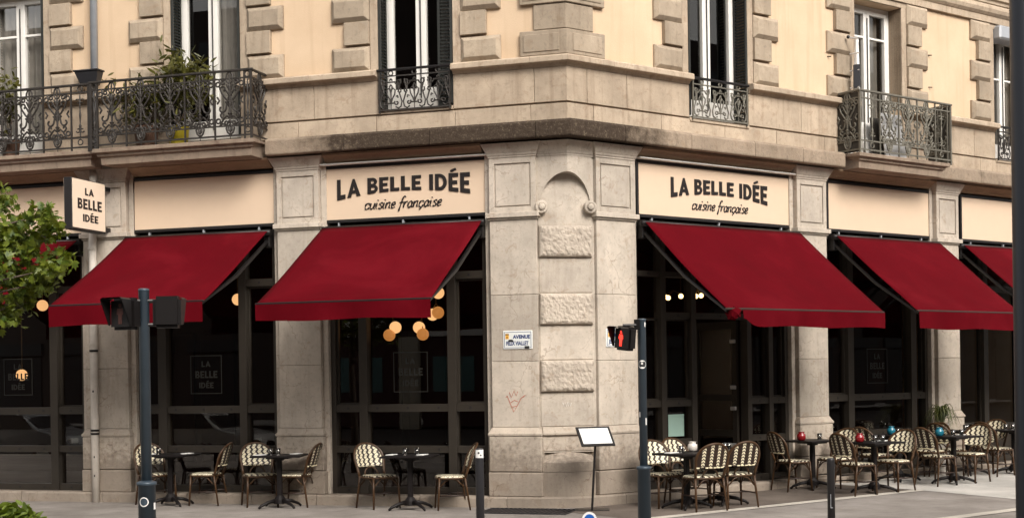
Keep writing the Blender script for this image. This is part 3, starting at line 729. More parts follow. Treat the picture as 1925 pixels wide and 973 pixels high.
def half_shutter(F, fr, u0, u1, z0, z1):   # louvred leaf half closed in front of the glass
    b = MB(); b.box(F, u0, u0+.04, -.20, -.165, z0, z1).box(F, u1-.04, u1, -.20, -.165, z0, z1).box(F, u0+.04, u1-.04, -.20, -.165, z0, z0+.07).box(F, u0+.04, u1-.04, -.20, -.165, z1-.07, z1)
    for i in range(int((z1-z0-.15)/.048)):
        zz = z0+.075+i*.048; b.add([F.P(u, d, z) for u in (u0+.04, u1-.04) for d, z in ((-.195, zz+.03), (-.17, zz), (-.17, zz+.009), (-.195, zz+.039))], [(0, 1, 2, 3), (7, 6, 5, 4), (0, 4, 5, 1), (1, 5, 6, 2), (2, 6, 7, 3), (3, 7, 4, 0)])
    b.build('shutter_leaf', SHUT, fr)
fA = french_window(L, OPL[0], shut=(-1, 1), curtain=(.05, .3)); half_shutter(L, fA, 1.66, 1.90, 5.53, 7.70)
french_window(L, OPL[1], shut=(-1, 1), curtain=(.0, .62)); french_window(L, OPL[2], bar=[7.12], shut=(-1, 1), curtain=(.3, 1))
french_window(R, OPR[0], shut=(-1, 1), curtain=(.0, .28)); french_window(R, OPR[1], bar=[7.22], curtain=(0, .9)); french_window(R, OPR[2], bar=[6.95], curtain=(0, 1))
b = MB(); b.prism(Fac('R'), [(9.72, 7.56), (10.9, 7.56), (10.9, 7.80), (9.72, 7.80)], -.15, .16); b.build('blind_box', ZINC, BLD, bevel=.03)
# little nails left in the render
for s, z in ((7.86, 7.06), (7.86, 6.52), (5.30, 6.72)): MB().tube([R.P(s, -.02, z), R.P(s+.05, .05, z-.01)], .009, 5).build('wall_hook', BLACKM, BLD)
# spray-painted marks on the corner stones
def scribble(name, mat, fn, lines, r):
    b = MB()
    for ln in lines:
        b.tube([fn(x, y) for x, y in ln], r, 4)
    return b.build(name, mat, BLD)
LF = lambda x, y: L.P(.80-x, .0015, 1.26+y)
scribble('red_graffiti', TAGRED, LF, [[(-.07, .27), (-.04, .20), (0, .29), (.03, .22), (.05, .28)], [(-.10, .22), (-.06, .12), (-.01, 0), (.05, .10), (.10, .19), (.16, .23), (.13, .20)], [(-.05, .13), (0, .16), (.05, .14)], [(-.03, .07), (.03, .08)], [(-.10, .22), (-.12, .20)]], .0045)
CF = lambda x, y: CA.P(-.02+x, .0015, 1.33+y)
scribble('white_graffiti', TAGWH, CF, [[(-.05, .05), (-.03, -.01), (-.01, .05), (.0, -.01), (.02, .05)], [(.03, .0), (.035, .05), (.06, .0), (.07, .04)]], .004)

# ================================================================== lettering
def arc(cx, cy, rx, ry, a0, a1, n=10): return [(cx+rx*math.cos(R_(a0+(a1-a0)*i/n)), cy+ry*math.sin(R_(a0+(a1-a0)*i/n))) for i in range(n+1)]
GL = {
 'L': (.52, [[(0, 0), (.52, 0), (.52, .22), (.22, .22), (.22, 1), (0, 1)]]),
 'E': (.56, [[(0, 0), (.56, 0), (.56, .21), (.22, .21), (.22, .40), (.50, .40), (.50, .60), (.22, .60), (.22, .79), (.56, .79), (.56, 1), (0, 1)]]),
 'I': (.22, [[(0, 0), (.22, 0), (.22, 1), (0, 1)]]),
 'A': (.82, [[(0, 0), (.23, 0), (.29, .19), (.53, .19), (.59, 0), (.82, 0), (.47, 1), (.35, 1)], [(.345, .36), (.475, .36), (.41, .60)]]),
 'B': (.62, [[(0, 0)]+arc(.34, .28, .28, .28, -90, 62)+arc(.32, .75, .25, .25, -40, 90)+[(0, 1)],
             [(.21, .19)]+arc(.34, .29, .10, .10, -90, 90, 6)+[(.21, .39)], [(.21, .62)]+arc(.31, .71, .09, .09, -90, 90, 6)+[(.21, .80)]]),
 'D': (.72, [[(0, 0)]+arc(.25, .5, .47, .5, -90, 90, 14)+[(0, 1)], [(.22, .2)]+arc(.26, .5, .25, .30, -90, 90, 12)+[(.22, .8)]]),
}
GL['É'] = (.56, GL['E'][1]+[[(.10, 1.10), (.16, 1.07), (.46, 1.20), (.43, 1.33), (.36, 1.34), (.09, 1.20)]])
def fill_mesh(name, contours, ext):
    cu = bpy.data.curves.new(name, 'CURVE'); cu.dimensions = '2D'; cu.fill_mode = 'BOTH'; cu.extrude = ext
    for c in contours:
        sp = cu.splines.new('POLY'); sp.points.add(len(c)-1); sp.use_cyclic_u = True
        for p, (x, y) in zip(sp.points, c): p.co = (x, y, 0, 1)
    o = bpy.data.objects.new(name, cu); COL.objects.link(o); bpy.context.view_layer.update()
    me = bpy.data.meshes.new_from_object(o.evaluated_get(bpy.context.evaluated_depsgraph_get()))
    bpy.data.objects.remove(o); return me
def font_mesh(name, txt, size, ext, bold=0.0, align='CENTER', sx=1):
    cu = bpy.data.curves.new(name, 'FONT'); cu.body = txt; cu.size = size; cu.extrude = ext; cu.offset = bold; cu.align_x = align; cu.resolution_u = 2
    o = bpy.data.objects.new(name, cu); COL.objects.link(o); bpy.context.view_layer.update()
    me = bpy.data.meshes.new_from_object(o.evaluated_get(bpy.context.evaluated_depsgraph_get()))
    for v in me.vertices: v.co.x *= sx
    bpy.data.objects.remove(o); return me
def put(name, me, fn, mat, parent):
    """lay flat lettering (x, y, thickness) on a surface through fn"""
    for v in me.vertices: v.co = fn(v.co.x, v.co.y, v.co.z)
    bm = bmesh.new(); bm.from_mesh(me); bmesh.ops.recalc_face_normals(bm, faces=bm.faces); bm.to_mesh(me); bm.free()
    me.materials.clear(); me.materials.append(mat)
    o = bpy.data.objects.new(name, me); COL.objects.link(o); o.parent = parent; return o
def word(txt, x0, wd, z0, h, gap=.10):
    tot = sum(GL[c][0] for c in txt)+gap*(len(txt)-1); k = wd/tot; x = x0; out = []
    for c in txt:
        out.append([[(x+p[0]*k, z0+p[1]*h) for p in ct] for ct in GL[c][1]])
        x += (GL[c][0]+gap)*k
    return out
SCRIPT = {
 'c': (.60, [[(.60, .78), (.45, 1), (.15, .85), (.05, .4), (.2, .05), (.45, .05), (.66, .3)]]),
 'u': (.68, [[(.05, 1), (.05, .35), (.2, .03), (.42, .2), (.58, .6), (.6, 1)], [(.6, 1), (.58, .2), (.72, .02)]]),
 'i': (.26, [[(.08, 1), (.06, .25), (.2, .02)], [(.12, 1.38), (.14, 1.52)]]),
 's': (.48, [[(.5, .9), (.3, 1), (.12, .8), (.3, .55), (.48, .3), (.35, .02), (.05, .1)]]),
 'n': (.62, [[(.05, 1), (.05, 0)], [(.05, .6), (.25, .95), (.45, .98), (.52, .7), (.52, .2), (.65, .02)]]),
 'e': (.54, [[(.08, .5), (.5, .6), (.48, .92), (.28, 1), (.08, .7), (.08, .3), (.25, .02), (.58, .2)]]),
 'f': (.50, [[(.66, 1.7), (.5, 1.9), (.34, 1.6), (.25, .8), (.13, -.5)], [(.02, .85), (.5, .95)]]),
 'r': (.44, [[(.05, 1), (.05, 0)], [(.05, .6), (.25, .95), (.5, .95)]]),
 'a': (.66, [[(.55, .85), (.3, 1), (.06, .6), (.1, .1), (.3, .02), (.52, .4), (.56, .95), (.55, .3), (.7, .02)]]),
}
SCRIPT['ç'] = (.60, SCRIPT['c'][1]+[[(.36, .02), (.42, -.2), (.25, -.42)]])
def script_line(txt, wd, xh, slant=.28):
    tot = sum((SCRIPT[c][0] if c != ' ' else .32)+.13 for c in txt)-.13; k = wd/tot; x = 0; out = []
    for c in txt:
        if c == ' ': x += .45*k; continue
        out.append([[(x+p[0]*k+p[1]*xh*slant, p[1]*xh) for p in ln] for ln in SCRIPT[c][1]])
        x += (SCRIPT[c][0]+.13)*k
    return out
def smoothline(p, n=4):
    q = []
    for i in range(len(p)-1):
        p0, p1, p2, p3 = p[max(i-1, 0)], p[i], p[i+1], p[min(i+2, len(p)-1)]
        for j in range(n):
            t = j/n; q.append(tuple(.5*((2*p1[k])+(-p0[k]+p2[k])*t+(2*p0[k]-5*p1[k]+4*p2[k]-p3[k])*t*t+(-p0[k]+3*p1[k]-3*p2[k]+p3[k])*t**3) for k in range(len(p1))))
    return q+[p[-1]]
# ------------------------------------------------------------------ shop signs
LET = [('L', 90, 200), ('A', 225, 400), ('B', 495, 630), ('E', 650, 770), ('L', 795, 910), ('L', 935, 1050), ('E', 1075, 1195), ('I', 1300, 1348), ('D', 1375, 1525), ('É', 1548, 1670), ('E', 1695, 1818)]
def shop_sign(F, u0, u1, label, text, group=None):
    """u0..u1 is the cream face; black frame round it"""
    z0, z1, fr = 4.019, 4.746, .042
    t = thing('shop_sign', label, 'sign', F.P((u0+u1)/2, -.2, z0-fr)); inv = t.matrix_basis.inverted()
    P = lambda u, d, z: Vector(F.P(u, d, z))-t.location
    class Q: pass
    Q.P = staticmethod(P)
    MB().box(Q, u0, u1, -.165, -.10, z0, z1).build('face', SIGNF, t)
    b = MB(); D0, D1 = -.2, -.085
    b.box(Q, u0-fr, u1+fr, D0, D1, z0-fr, z0-.0005).box(Q, u0-fr, u1+fr, D0, D1, z1+.0005, z1+fr).box(Q, u0-fr, u0-.0005, D0, D1, z0, z1).box(Q, u1+.0005, u1+fr, D0, D1, z0, z1)
    b.build('frame', BLACK, t)
    b = MB(); n = 3
    for i in range(n):
        u = u0+.25+(u1-u0-.5)*i/(n-1); b = MB(); b.box(Q, u-.012, u+.012, -.13, -.09, z0-fr-.06, z0-fr-.001); b.build('bracket', ZINC, t)
    if text:
        bb = MB(); bb.box(Q, u0-.05, u1+.09, -.084, .012, z1+fr+.003, z1+fr+.024); bb.build('light_bar', WHITEP, t, bevel=.004)
        ul = 3.43 if F.k == 'L' else 1.99; sg = -1 if F.k == 'L' else 1; W = 2.005
        for ch, a, c in LET:
            cs = []
            w_, gl = GL[ch]; xa, xc = (a-90)/1728*W, (c-90)/1728*W
            for ct in gl:
                dense = []
                for (p, q_) in zip(ct, ct[1:]+ct[:1]):
                    for i in range(3): dense.append((p[0]+(q_[0]-p[0])*i/3, p[1]+(q_[1]-p[1])*i/3))
                o_ = []
                for x, y in dense:
                    X = xa+(xc-xa)*x/w_; k = (X/W-.5)*2; zb = 4.387-.094*k*k
                    Y = zb+(4.588-zb)*y if y <= 1 else 4.588+(y-1)*.2
                    o_.append((X, Y))
                cs.append(o_)
            put('letter', fill_mesh('letter', cs, .006), lambda x, y, z: P(ul+sg*x, -.093+z, y), LETTER, t)
        x0 = .205*W
        for grp in script_line('cuisine française', .575*W, .086):
            b = MB()
            for ln in grp:
                pts = smoothline(ln); k = len(pts)
                b.tube([P(ul+sg*(x0+x), -.097, 4.143+y) for x, y in pts], [.0105+.0035*math.sin(i*.9) for i in range(k)], 6)
            b.build('script_letter', LETTER, t)
    return t
shop_sign(L, 1.193, 3.664, 'cream shop sign reading La Belle Idée above the avenue window nearest the corner niche', True)
shop_sign(L, 4.428, 6.742, 'blank cream sign board between the lettered avenue sign and the projecting sign', False)
shop_sign(L, 7.66, 10.0, 'blank cream sign board behind the leafy branch and projecting sign', False)
shop_sign(R, 1.361, 4.621-.07, 'cream shop sign reading La Belle Idée above the open entrance', True)
shop_sign(R, 5.395, 8.0, 'blank cream sign board under the small square balcony', False)
shop_sign(R, 8.875, 11.3, 'blank cream sign board beside the dark lamp post', False)
# projecting sign
t = thing('projecting_sign', 'black-edged projecting sign reading La Belle Idée beside the drainpipe', 'sign', L.P(7.1, 0, 3.94))
class Q: P = staticmethod(lambda u, d, z: L.P(u, d, z)-L.P(7.1, 0, 3.94))
MB().box(Q, 7.045, 7.175, .20, 1.045, 3.945, 4.69).build('box', BLACK, t, bevel=.006)
for uu0, uu1 in ((7.036, 7.0445), (7.1755, 7.184)): MB().box(Q, uu0, uu1, .225, 1.03, 3.975, 4.675).build('face', BLADEF, t)
for sd_ in (0, 1):
    uu = 7.033 if sd_ == 0 else 7.187
    cs = word('LA', .30, .215, 4.46, .105)+word('BELLE', .115, .60, 4.255, .15)+word('IDÉE', .24, .38, 4.075, .108)
    fn = (lambda x, y, z: Q.P(7.034-z, 1.03-x, y)) if sd_ == 0 else (lambda x, y, z: Q.P(7.186+z, .225+x, y))
    for ct in cs: put('letter', fill_mesh('letter', ct, .002), fn, LETTER, t)
for z in (4.02, 4.63): MB().box(Q, 7.09, 7.13, -.0, .199, z-.03, z+.03).build('bracket', BLACK, t)
# window film lettering
def decal(F, uc, zc, win):
    sg = -1 if F.k == 'L' else 1; W, H = .52, .57
    fn = lambda x, y, z: F.P(uc+sg*(x-W/2), -.225+z, zc-H/2+y)
    b = .012; cs = [[(0, 0), (W, 0), (W, H), (0, H)], [(b, b), (W-b, b), (W-b, H-b), (b, H-b)]]
    put('window_film_border', fill_mesh('film', cs, .001), fn, GOLD, win)
    cs = word('LA', .185, .15, .40, .085)+word('BELLE', .08, .365, .235, .105)+word('IDÉE', .14, .24, .085, .085)
    for ct in cs: put('window_film_letter', fill_mesh('film', ct, .001), fn, GOLD, win)
decal(L, 2.40, 1.83, W_L1); decal(L, 5.65, 1.84, W_L2); decal(L, 8.93, 1.85, W_L3); decal(R, 6.71, 1.83, W_R2)
# street name plates
def plate(F, u0, u1, z0, z1, lines, label):
    sg = -1 if F.k == 'L' else 1; ul = u1 if F.k == 'L' else u0; W, H = u1-u0, z1-z0; o0 = F.P(ul, .0, z0)
    t = thing('street_name_plate', label, 'street sign', o0)
    class Q: P = staticmethod(lambda x, d, z: F.P(ul+sg*x, d, z0+z)-o0)
    MB().box(Q, 0, W, .0, .014, 0, H).build('plate', ENAM, t, bevel=.006)
    m = .018; MB().box(Q, m, W-m, .0145, .0155, m, m+.006).box(Q, m, W-m, .0145, .0155, H-m-.006, H-m).box(Q, m, m+.006, .0145, .0155, m+.006, H-m-.006).box(Q, W-m-.006, W-m, .0145, .0155, m+.006, H-m-.006).build('border', INKB, t)
    MB().box(Q, .035, .085, .0145, .016, H-.115, H-.04).build('crest', AMBER, t)
    MB().box(Q, .036, .056, .0165, .0175, H-.062, H-.045).box(Q, .064, .084, .0165, .0175, H-.062, H-.045).box(Q, .052, .068, .0165, .0175, H-.10, H-.085).build('crest_marks', LETTER, t)
    for tx, x, y, s, sx in lines:
        put('lettering', font_mesh('lettering', tx, s, .0008, .003, 'LEFT', sx), lambda a, b_, c: Q.P(x+a, .0158+c, y+b_), INKB, t)
    return t, Q
t, Q = plate(L, .525, .945, 2.118, 2.372, [('AVENUE', .145, .145, .068, .95), ('FÉLIX VIALLET', .045, .055, .074, .68)], 'white enamel street plate reading Avenue on the stone pilaster above red graffiti')
MB().box(Q, .075, .15, .017, .018, .10, .122).box(Q, .085, .14, .017, .018, .123, .132).build('peeling_sticker', STICKD, t)
MB().box(Q, .31, .375, .0175, .02, .005, .04).build('black_sticker', STICKD, t)
plate(R, .63, 1.05, 2.13, 2.385, [('COURS', .15, .145, .068, .95), ('JEAN JAURÈS', .05, .055, .074, .72)], 'white enamel street plate partly hidden behind the lit red signal')

# ================================================================== awnings
def awning(F, u0, u1, df, zf, drop, label, fold=0.0, seed=1):
    rg = random.Random(seed); o0 = F.P((u0+u1)/2, .06, 3.85)
    t = thing('awning', label, 'awning', o0, group='crimson shop awnings')
    class Q: P = staticmethod(lambda u, d, z: F.P(u, d, z)-o0)
    dt, zt = .10, 3.885; nu, nv = 26, 18; b = MB()
    ph = rg.uniform(0, 6)
    def sf(i, j, off):
        a, c = i/nu, j/nv; sag = .035*math.sin(math.pi*c)*(0.6+.4*math.sin(math.pi*a))
        wr = .010*math.sin(a*9+ph+c*3)*math.sin(math.pi*c)+.006*math.sin(a*23+ph*2-c*5)*c+.012*noise.noise(Vector((a*7, c*2, ph)))*c
        return Q.P(u0+(u1-u0)*a, dt+(df-dt)*c, zt+(zf-zt)*c-sag+wr+off)
    for k, off in enumerate((0, -.006)):
        o = len(b.v)
        for i in range(nu+1):
            for j in range(nv+1): b.v.append(tuple(sf(i, j, off)))
        for i in range(nu):
            for j in range(nv):
                q = o+i*(nv+1)+j; b.f.append([q, q+nv+1, q+nv+2, q+1]); b.mi.append(0)
    n1 = (nu+1)*(nv+1)
    rim = [i*(nv+1) for i in range(nu+1)]+[nu*(nv+1)+j for j in range(1, nv+1)]+[i*(nv+1)+nv for i in range(nu-1, -1, -1)]+[j for j in range(nv-1, 0, -1)]
    for a, c in zip(rim, rim[1:]+rim[:1]): b.f.append([a, c, c+n1, a+n1]); b.mi.append(0)
    b.build('canvas', CANVAS, t, smooth=False)
    for p in t.children[-1].data.polygons: p.use_smooth = True
    # valance
    b = MB(); n, mz = 60, 4; ua, ub = (u0+fold, u1) if F.k == 'R' else (u0, u1)
    for side in (0, -.005):
        o = len(b.v)
        for i in range(n+1):
            a = i/n; u = ua+(ub-ua)*a
            lift = 0
            if fold: lift = .11*math.exp(-((u-ua)/.16)**2)
            for j in range(mz+1):
                c = j/mz; wv = (.016*math.sin(u*5.3+ph)+.010*math.sin(u*11+ph*3))*c
                b.v.append(tuple(Q.P(u, df+.03+wv+side+.03*c*lift*8, zf-.015-(drop-lift)*c+.010*math.sin(u*4.1+ph)*c)))
        for i in range(n):
            for j in range(mz):
                q = o+i*(mz+1)+j; b.f.append([q, q+1, q+mz+2, q+mz+1]); b.mi.append(0)
    b.build('valance', CANVAS, t, smooth=True)
    if fold:
        c = Q.P(u0+fold*.55, df-.02, zf-.06); b = MB()
        b.sphere(c, .1, 9, 6, .7)
        for i, v in enumerate(b.v): b.v[i] = tuple(Vector(v)+Vector((rg.uniform(-.03, .03), rg.uniform(-.03, .03), rg.uniform(-.03, .03))))
        b.build('bunched_valance', CANVAS, t)
    MB().box(Q, u0-.01, u1+.01, df-.025, df+.022, zf-.022, zf+.008).build('front_bar', BLACKM if F.k == 'L' else FRAME, t, bevel=.008)
    b = MB(); b.tube([Q.P(u0-.02, .04, 3.87), Q.P(u1+.02, .04, 3.87)], .045, 12); b.build('roller', BLACKM, t, smooth=True)
    for u in (u0+.05, u1-.05):
        b = MB(); b.tube([Q.P(u, .02, 3.74), Q.P(u, df*.5, (3.74+zf)/2-.09), Q.P(u, df-.03, zf-.035)], [.028, .03, .022], 8); b.build('arm', BLACKM, t)
        MB().box(Q, u-.04, u+.04, -.10, .03, 3.66, 3.92).build('wall_bracket', BLACKM, t, bevel=.01)
    return t
awning(L, 1.20, 3.585, 2.14, 2.725, .215, 'crimson awning on the avenue side next to the corner niche', seed=2)
awning(L, 4.445, 6.79, 1.96, 2.80, .27, 'crimson awning behind the two-headed signal pole', seed=3)
awning(L, 7.615, 10.0, 1.96, 2.80, .27, 'crimson awning half hidden by the leafy branch', seed=4)
awning(R, 1.31, 4.52, 1.65, 2.60, .22, 'wide crimson awning over the open entrance with bunched valance end', fold=.28, seed=5)
awning(R, 5.365, 8.0, 1.61, 2.64, .26, 'crimson awning under the small square balcony', seed=6)
awning(R, 8.66, 11.4, 1.61, 2.64, .26, 'crimson awning cut off by the dark lamp post', seed=7)

# ================================================================== wrought-iron railings
def spir(cx, cz, r0, r1, a0, a1, n=14): return [(cx+(r0+(r1-r0)*i/n)*math.cos(R_(a0+(a1-a0)*i/n)), cz+(r0+(r1-r0)*i/n)*math.sin(R_(a0+(a1-a0)*i/n))) for i in range(n+1)]
def ring(cx, cz, rx, rz=None, n=12): return [(cx+rx*math.cos(2*math.pi*i/n), cz+(rz or rx)*math.sin(2*math.pi*i/n)) for i in range(n)]
def motif(lines, rings, r, stem=None):
    b = MB()
    for ln in lines:
        for sg in (-1, 1): b.tube([(sg*x, 0, z) for x, z in ln], r, 5, cap=True)
    for rg_ in rings: b.tube([(x, 0, z) for x, z in rg_], r*.9, 5, closed=True)
    if stem: b.tube([(0, 0, z) for z, _ in stem], [q for _, q in stem], 6)
    return b
def balcony_motif(wd):
    k = wd/.48
    ln = [spir(.13*k, .44, .018, .075, 60, -190, 14)+[(.04*k, .52), (.015, .60)],
          [(.012, .30), (.05*k, .33), (.10*k, .29), (.13*k, .31)]+spir(.12*k, .345, .035, .012, -60, 200, 7),
          [(.012, .52), (.07*k, .58), (.13*k, .66), (.16*k, .74)], spir(.10*k, .70, .055, .015, 20, 250, 9),
          [(0, .60), (.035, .66), (.065, .70)], [(0, .68), (.03, .735), (.05, .775)], [(0, .45), (.04, .50), (.07, .53)],
          [(.0, .06), (.04, .09), (.062, .15), (.045, .215), (.012, .26)], [(.10*k, .29), (.16*k, .20)]]
    ln += [[(.20*k, .60), (.165*k, .55), (.20*k, .50)], [(.165*k, .85), (.15*k, .80), (.10*k, .775)], [(.165*k, .19), (.12*k, .22), (.07*k, .20)], spir(.055*k, .235, .034, .012, -90, 160, 7), [(.04, .86), (.10*k, .83), (.14*k, .85)]]
    rg_ = [ring(.105*k, .80, .026), ring(-.105*k, .80, .026), ring(0, .865, .052, .082), ring(.185*k, .78, .032), ring(-.185*k, .78, .032), ring(.185*k, .26, .032), ring(-.185*k, .26, .032), ring(0, .155, .026, .05)]
    return motif(ln, rg_, .0148, [(.0, .006), (.20, .008), (.25, .018), (.29, .010), (.34, .022), (.36, .034), (.38, .014), (.46, .018), (.53, .030), (.55, .012), (.68, .014), (.74, .020), (.80, .012), (.90, .014), (.955, .006)])
def narrow_motif():
    ln = [spir(.035, .30, .014, .040, 40, 330, 8), spir(.035, .72, .014, .040, -40, -330, 8)]
    return motif(ln, [ring(0, .90, .040), ring(0, .12, .040)], .0105, [(.16, .006), (.28, .012), (.36, .022), (.40, .008), (.52, .018), (.60, .008), (.70, .016), (.84, .006)])
ME_BAL = balcony_motif(.48).mesh('ornament'); ME_BAL.materials.append(RAIL)
ME_BALR = balcony_motif(.46).mesh('ornament'); ME_BALR.materials.append(RAIL_R)
ME_NAR = narrow_motif().mesh('ornament'); ME_NAR.materials.append(RAIL)
ME_NARR = narrow_motif().mesh('ornament'); ME_NARR.materials.append(RAIL_R)
def smallmotif():
    ln = [spir(.115, .405, .012, .05, 200, -150, 12)+[(.060, .40)], [(.150, .44), (.128, .34), (.105, .26)][::-1]+[], [(.105, .40), (.11, .30), (.135, .22), (.165, .13), (.15, .06), (.11, .035), (.07, .06)],
          spir(.085, .115, .010, .036, 120, -220, 9), [(0, .11), (.02, .17), (.055, .23), (.065, .29), (.035, .32), (.0, .29)], [(0, .25), (.02, .34), (0, .37)], [(.12, .24), (.15, .27), (.145, .31)], [(.075, .20), (.10, .215), (.105, .18)],
          [(0, .405), (.07, .405)], [(0, .11), (.06, .11)], [(0, .455), (.02, .425)]]
    return motif(ln, [ring(0, .53, .032)], .011, [(.03, .006), (.11, .007), (.30, .012)])
ME_SM = smallmotif().mesh('ornament'); ME_SM.materials.append(RAIL)
ME_SMR = smallmotif().mesh('ornament'); ME_SMR.materials.append(RAIL_R)
def fmat(F, u, d, z, o0, side=False):
    p = F.P(u, d, z)-o0; X = (F.P(1, 0, 0)-F.P(0, 0, 0)); Y = (F.P(0, 1, 0)-F.P(0, 0, 0))
    if side: X, Y = Y, X
    return Matrix(((X.x, Y.x, 0, p.x), (X.y, Y.y, 0, p.y), (0, 0, 1, p.z), (0, 0, 0, 1)))
def railing(F, us, ue, D, zb, posts, motifs, narrow, mats, label, sides, solid_side=False):
    o0 = F.P(us, 0, zb); t = thing('balcony_railing', label, 'railing', o0)
    class Q: P = staticmethod(lambda u, d, z: F.P(u, d, z)-o0)
    mt, me, mn = mats; H = .965
    MB().box(Q, us-.02, ue+.02, D-.022, D+.022, zb+H-.018, zb+H+.014).build('handrail', mt, t, bevel=.006)
    for z, h in ((.85, .011), (.185, .011), (.045, .012)): MB().box(Q, us, ue, D-.008, D+.008, zb+z-h, zb+z+h).build('rail', mt, t)
    for u, r in posts: MB().box(Q, u-r, u+r, D-r-.0005, D+r+.0005, zb-.03, zb+H-.019).build('bar', mt, t)
    for u in motifs: inst('ornament', me, t, fmat(F, u, D, zb, o0))
    for u in narrow: inst('ornament', mn, t, fmat(F, u, D, zb, o0))
    for u in sides:
        MB().box(Q, u-.02, u+.02, -.0, D-.023, zb+H-.018, zb+H+.014).build('handrail', mt, t, bevel=.006)
        for z, h in ((.85, .011), (.185, .011), (.045, .012)): MB().box(Q, u-.008, u+.008, -.0, D-.009, zb+z-h, zb+z+h).build('rail', mt, t)
        inst('ornament', me, t, fmat(F, u, D*.5, zb, o0, True))
        if solid_side: MB().box(Q, u+.012, u+.018, .02, D-.03, zb+.01, zb+H-.02).build('side_sheet', plain('dark_sheet', (.035, .03, .024), .7), t)
    return t
ps = [(4.455, .016), (4.56, .011)]+[(5.03+.48*i, .011) for i in range(5)]
railing(L, 4.44, 7.07, .515, 5.165, ps+[(7.055, .02), (6.96, .010)], [4.79, 5.27, 5.75, 6.23, 6.71], [4.51, 7.0], (RAIL, ME_BAL, ME_NAR), 'long scrolled iron balcony railing with a bushy plant and yellow pot behind', [4.455])
railing(L, 7.10, 9.9, .475, 5.16, [(7.115, .02), (7.42, .011), (7.90, .011), (8.38, .011), (8.86, .011), (9.34, .011)], [7.66, 8.14, 8.62, 9.10], [7.27], (RAIL, ME_BAL, ME_NAR), 'iron balcony railing in front of the window beside the black planter on the pipe', [])
railing(R, 5.47, 7.80, .485, 5.165, [(5.485, .016), (5.60, .009), (5.97, .010), (6.44, .010), (6.91, .010), (7.38, .010), (7.70, .009), (7.785, .016)], [6.205, 6.675, 7.145], [5.78, 7.54], (RAIL_R, ME_BALR, ME_NARR), 'grey-green scrolled iron railing of the small square balcony with a ladder', [5.485, 7.785], True)
def balconet(F, u0, u1, zb, mats, label):
    o0 = F.P(u0, 0, zb); t = thing('window_railing', label, 'railing', o0); mt, me = mats; D = .075
    class Q: P = staticmethod(lambda u, d, z: F.P(u, d, z)-o0)
    MB().box(Q, u0-.02, u1+.02, D-.02, D+.03, zb+.562, zb+.592).build('handrail', BLACKM, t, bevel=.005)
    for z, h in ((.49, .008), (.018, .011)): MB().box(Q, u0, u1, D-.008, D+.008, zb+z-h, zb+z+h).build('rail', mt, t)
    n = 3; wv = (u1-u0-.02)/n
    for u in (u0+.012, u1-.012): MB().box(Q, u-.010, u+.010, D-.011, D+.011, zb-.02, zb+.561).build('bar', mt, t)
    for i in range(n): inst('ornament', me, t, fmat(F, u0+.01+wv*(i+.5), D, zb, o0))
    for u in (u0-.008, u1-.02): MB().box(Q, u, u+.028, -.2, D-.012, zb+.01, zb+.02).build('stay', mt, t)
balconet(L, 1.63, 2.70, 5.475, (RAIL, ME_SM), 'low iron window railing with three lyre scrolls above the lettered avenue sign')
balconet(R, 2.28, 3.42, 5.445, (RAIL_R, ME_SMR), 'low iron window railing with three lyre scrolls above the entrance sign')
balconet(R, 9.72, 10.88, 5.445, (RAIL, ME_SM), 'low iron window railing beyond the square balcony beside the lamp post')

# ================================================================== drainpipe and planter
t = thing('drainpipe', 'cream drainpipe with chipped paint and iron collars on the shaded pilaster', 'pipe', L.P(7.345, .10, -.05))
class Q: P = staticmethod(lambda u, d, z: L.P(u, d, z)-L.P(7.345, .10, -.05))
b = MB(); b.tube([Q.P(7.345, .11, -.05), Q.P(7.345, .11, 1.2), Q.P(7.345, .10, 3.84), Q.P(7.33, .075, 4.3), Q.P(7.33, .075, 4.93)], .058, 14); b.build('pipe', PIPEM, t, smooth=True)
b = MB(); b.tube([Q.P(7.27, .60, 5.17), Q.P(7.27, .09, 5.3), Q.P(7.25, .09, 12)], .001, 4)
b = MB(); b.tube([Q.P(7.27, .10, 5.17), Q.P(7.25, .09, 12)], .055, 14); b.build('upper_pipe', PIPEG, t, smooth=True)
for z in (.98, 1.03, 2.22, 2.32, 3.75):
    b = MB(); b.lathe([(.050, -.018), (.064, -.016), (.066, .016), (.050, .018)], 14, Q.P(7.345, .11, z)); b.build('collar', BLACKM if z in (1.03, 2.22, .98) else PIPEM, t)
for z in (.34, .62, 1.6): MB().box(Q, 7.32, 7.345, .150, .166, z, z+.03).build('paint_chip', BLACKM, t)
t = thing('hopper_planter', 'small black tapered planter hung on the grey upper pipe', 'planter', L.P(7.27, .17, 6.16))
b = MB(); b.add([Vector(p) for p in [(-.13, -.09, 0), (.13, -.09, 0), (.13, .02, 0), (-.13, .02, 0), (-.20, -.15, .20), (.20, -.15, .20), (.20, .02, .20), (-.20, .02, .20)]], [(0, 1, 2, 3), (7, 6, 5, 4), (0, 4, 5, 1), (1, 5, 6, 2), (2, 6, 7, 3), (3, 7, 4, 0)])
b.build('tub', DARKG, t, bevel=.008)
MB().box(I, -.215, .215, -.165, .025, .2005, .225).build('rim', DARKG, t, bevel=.006)

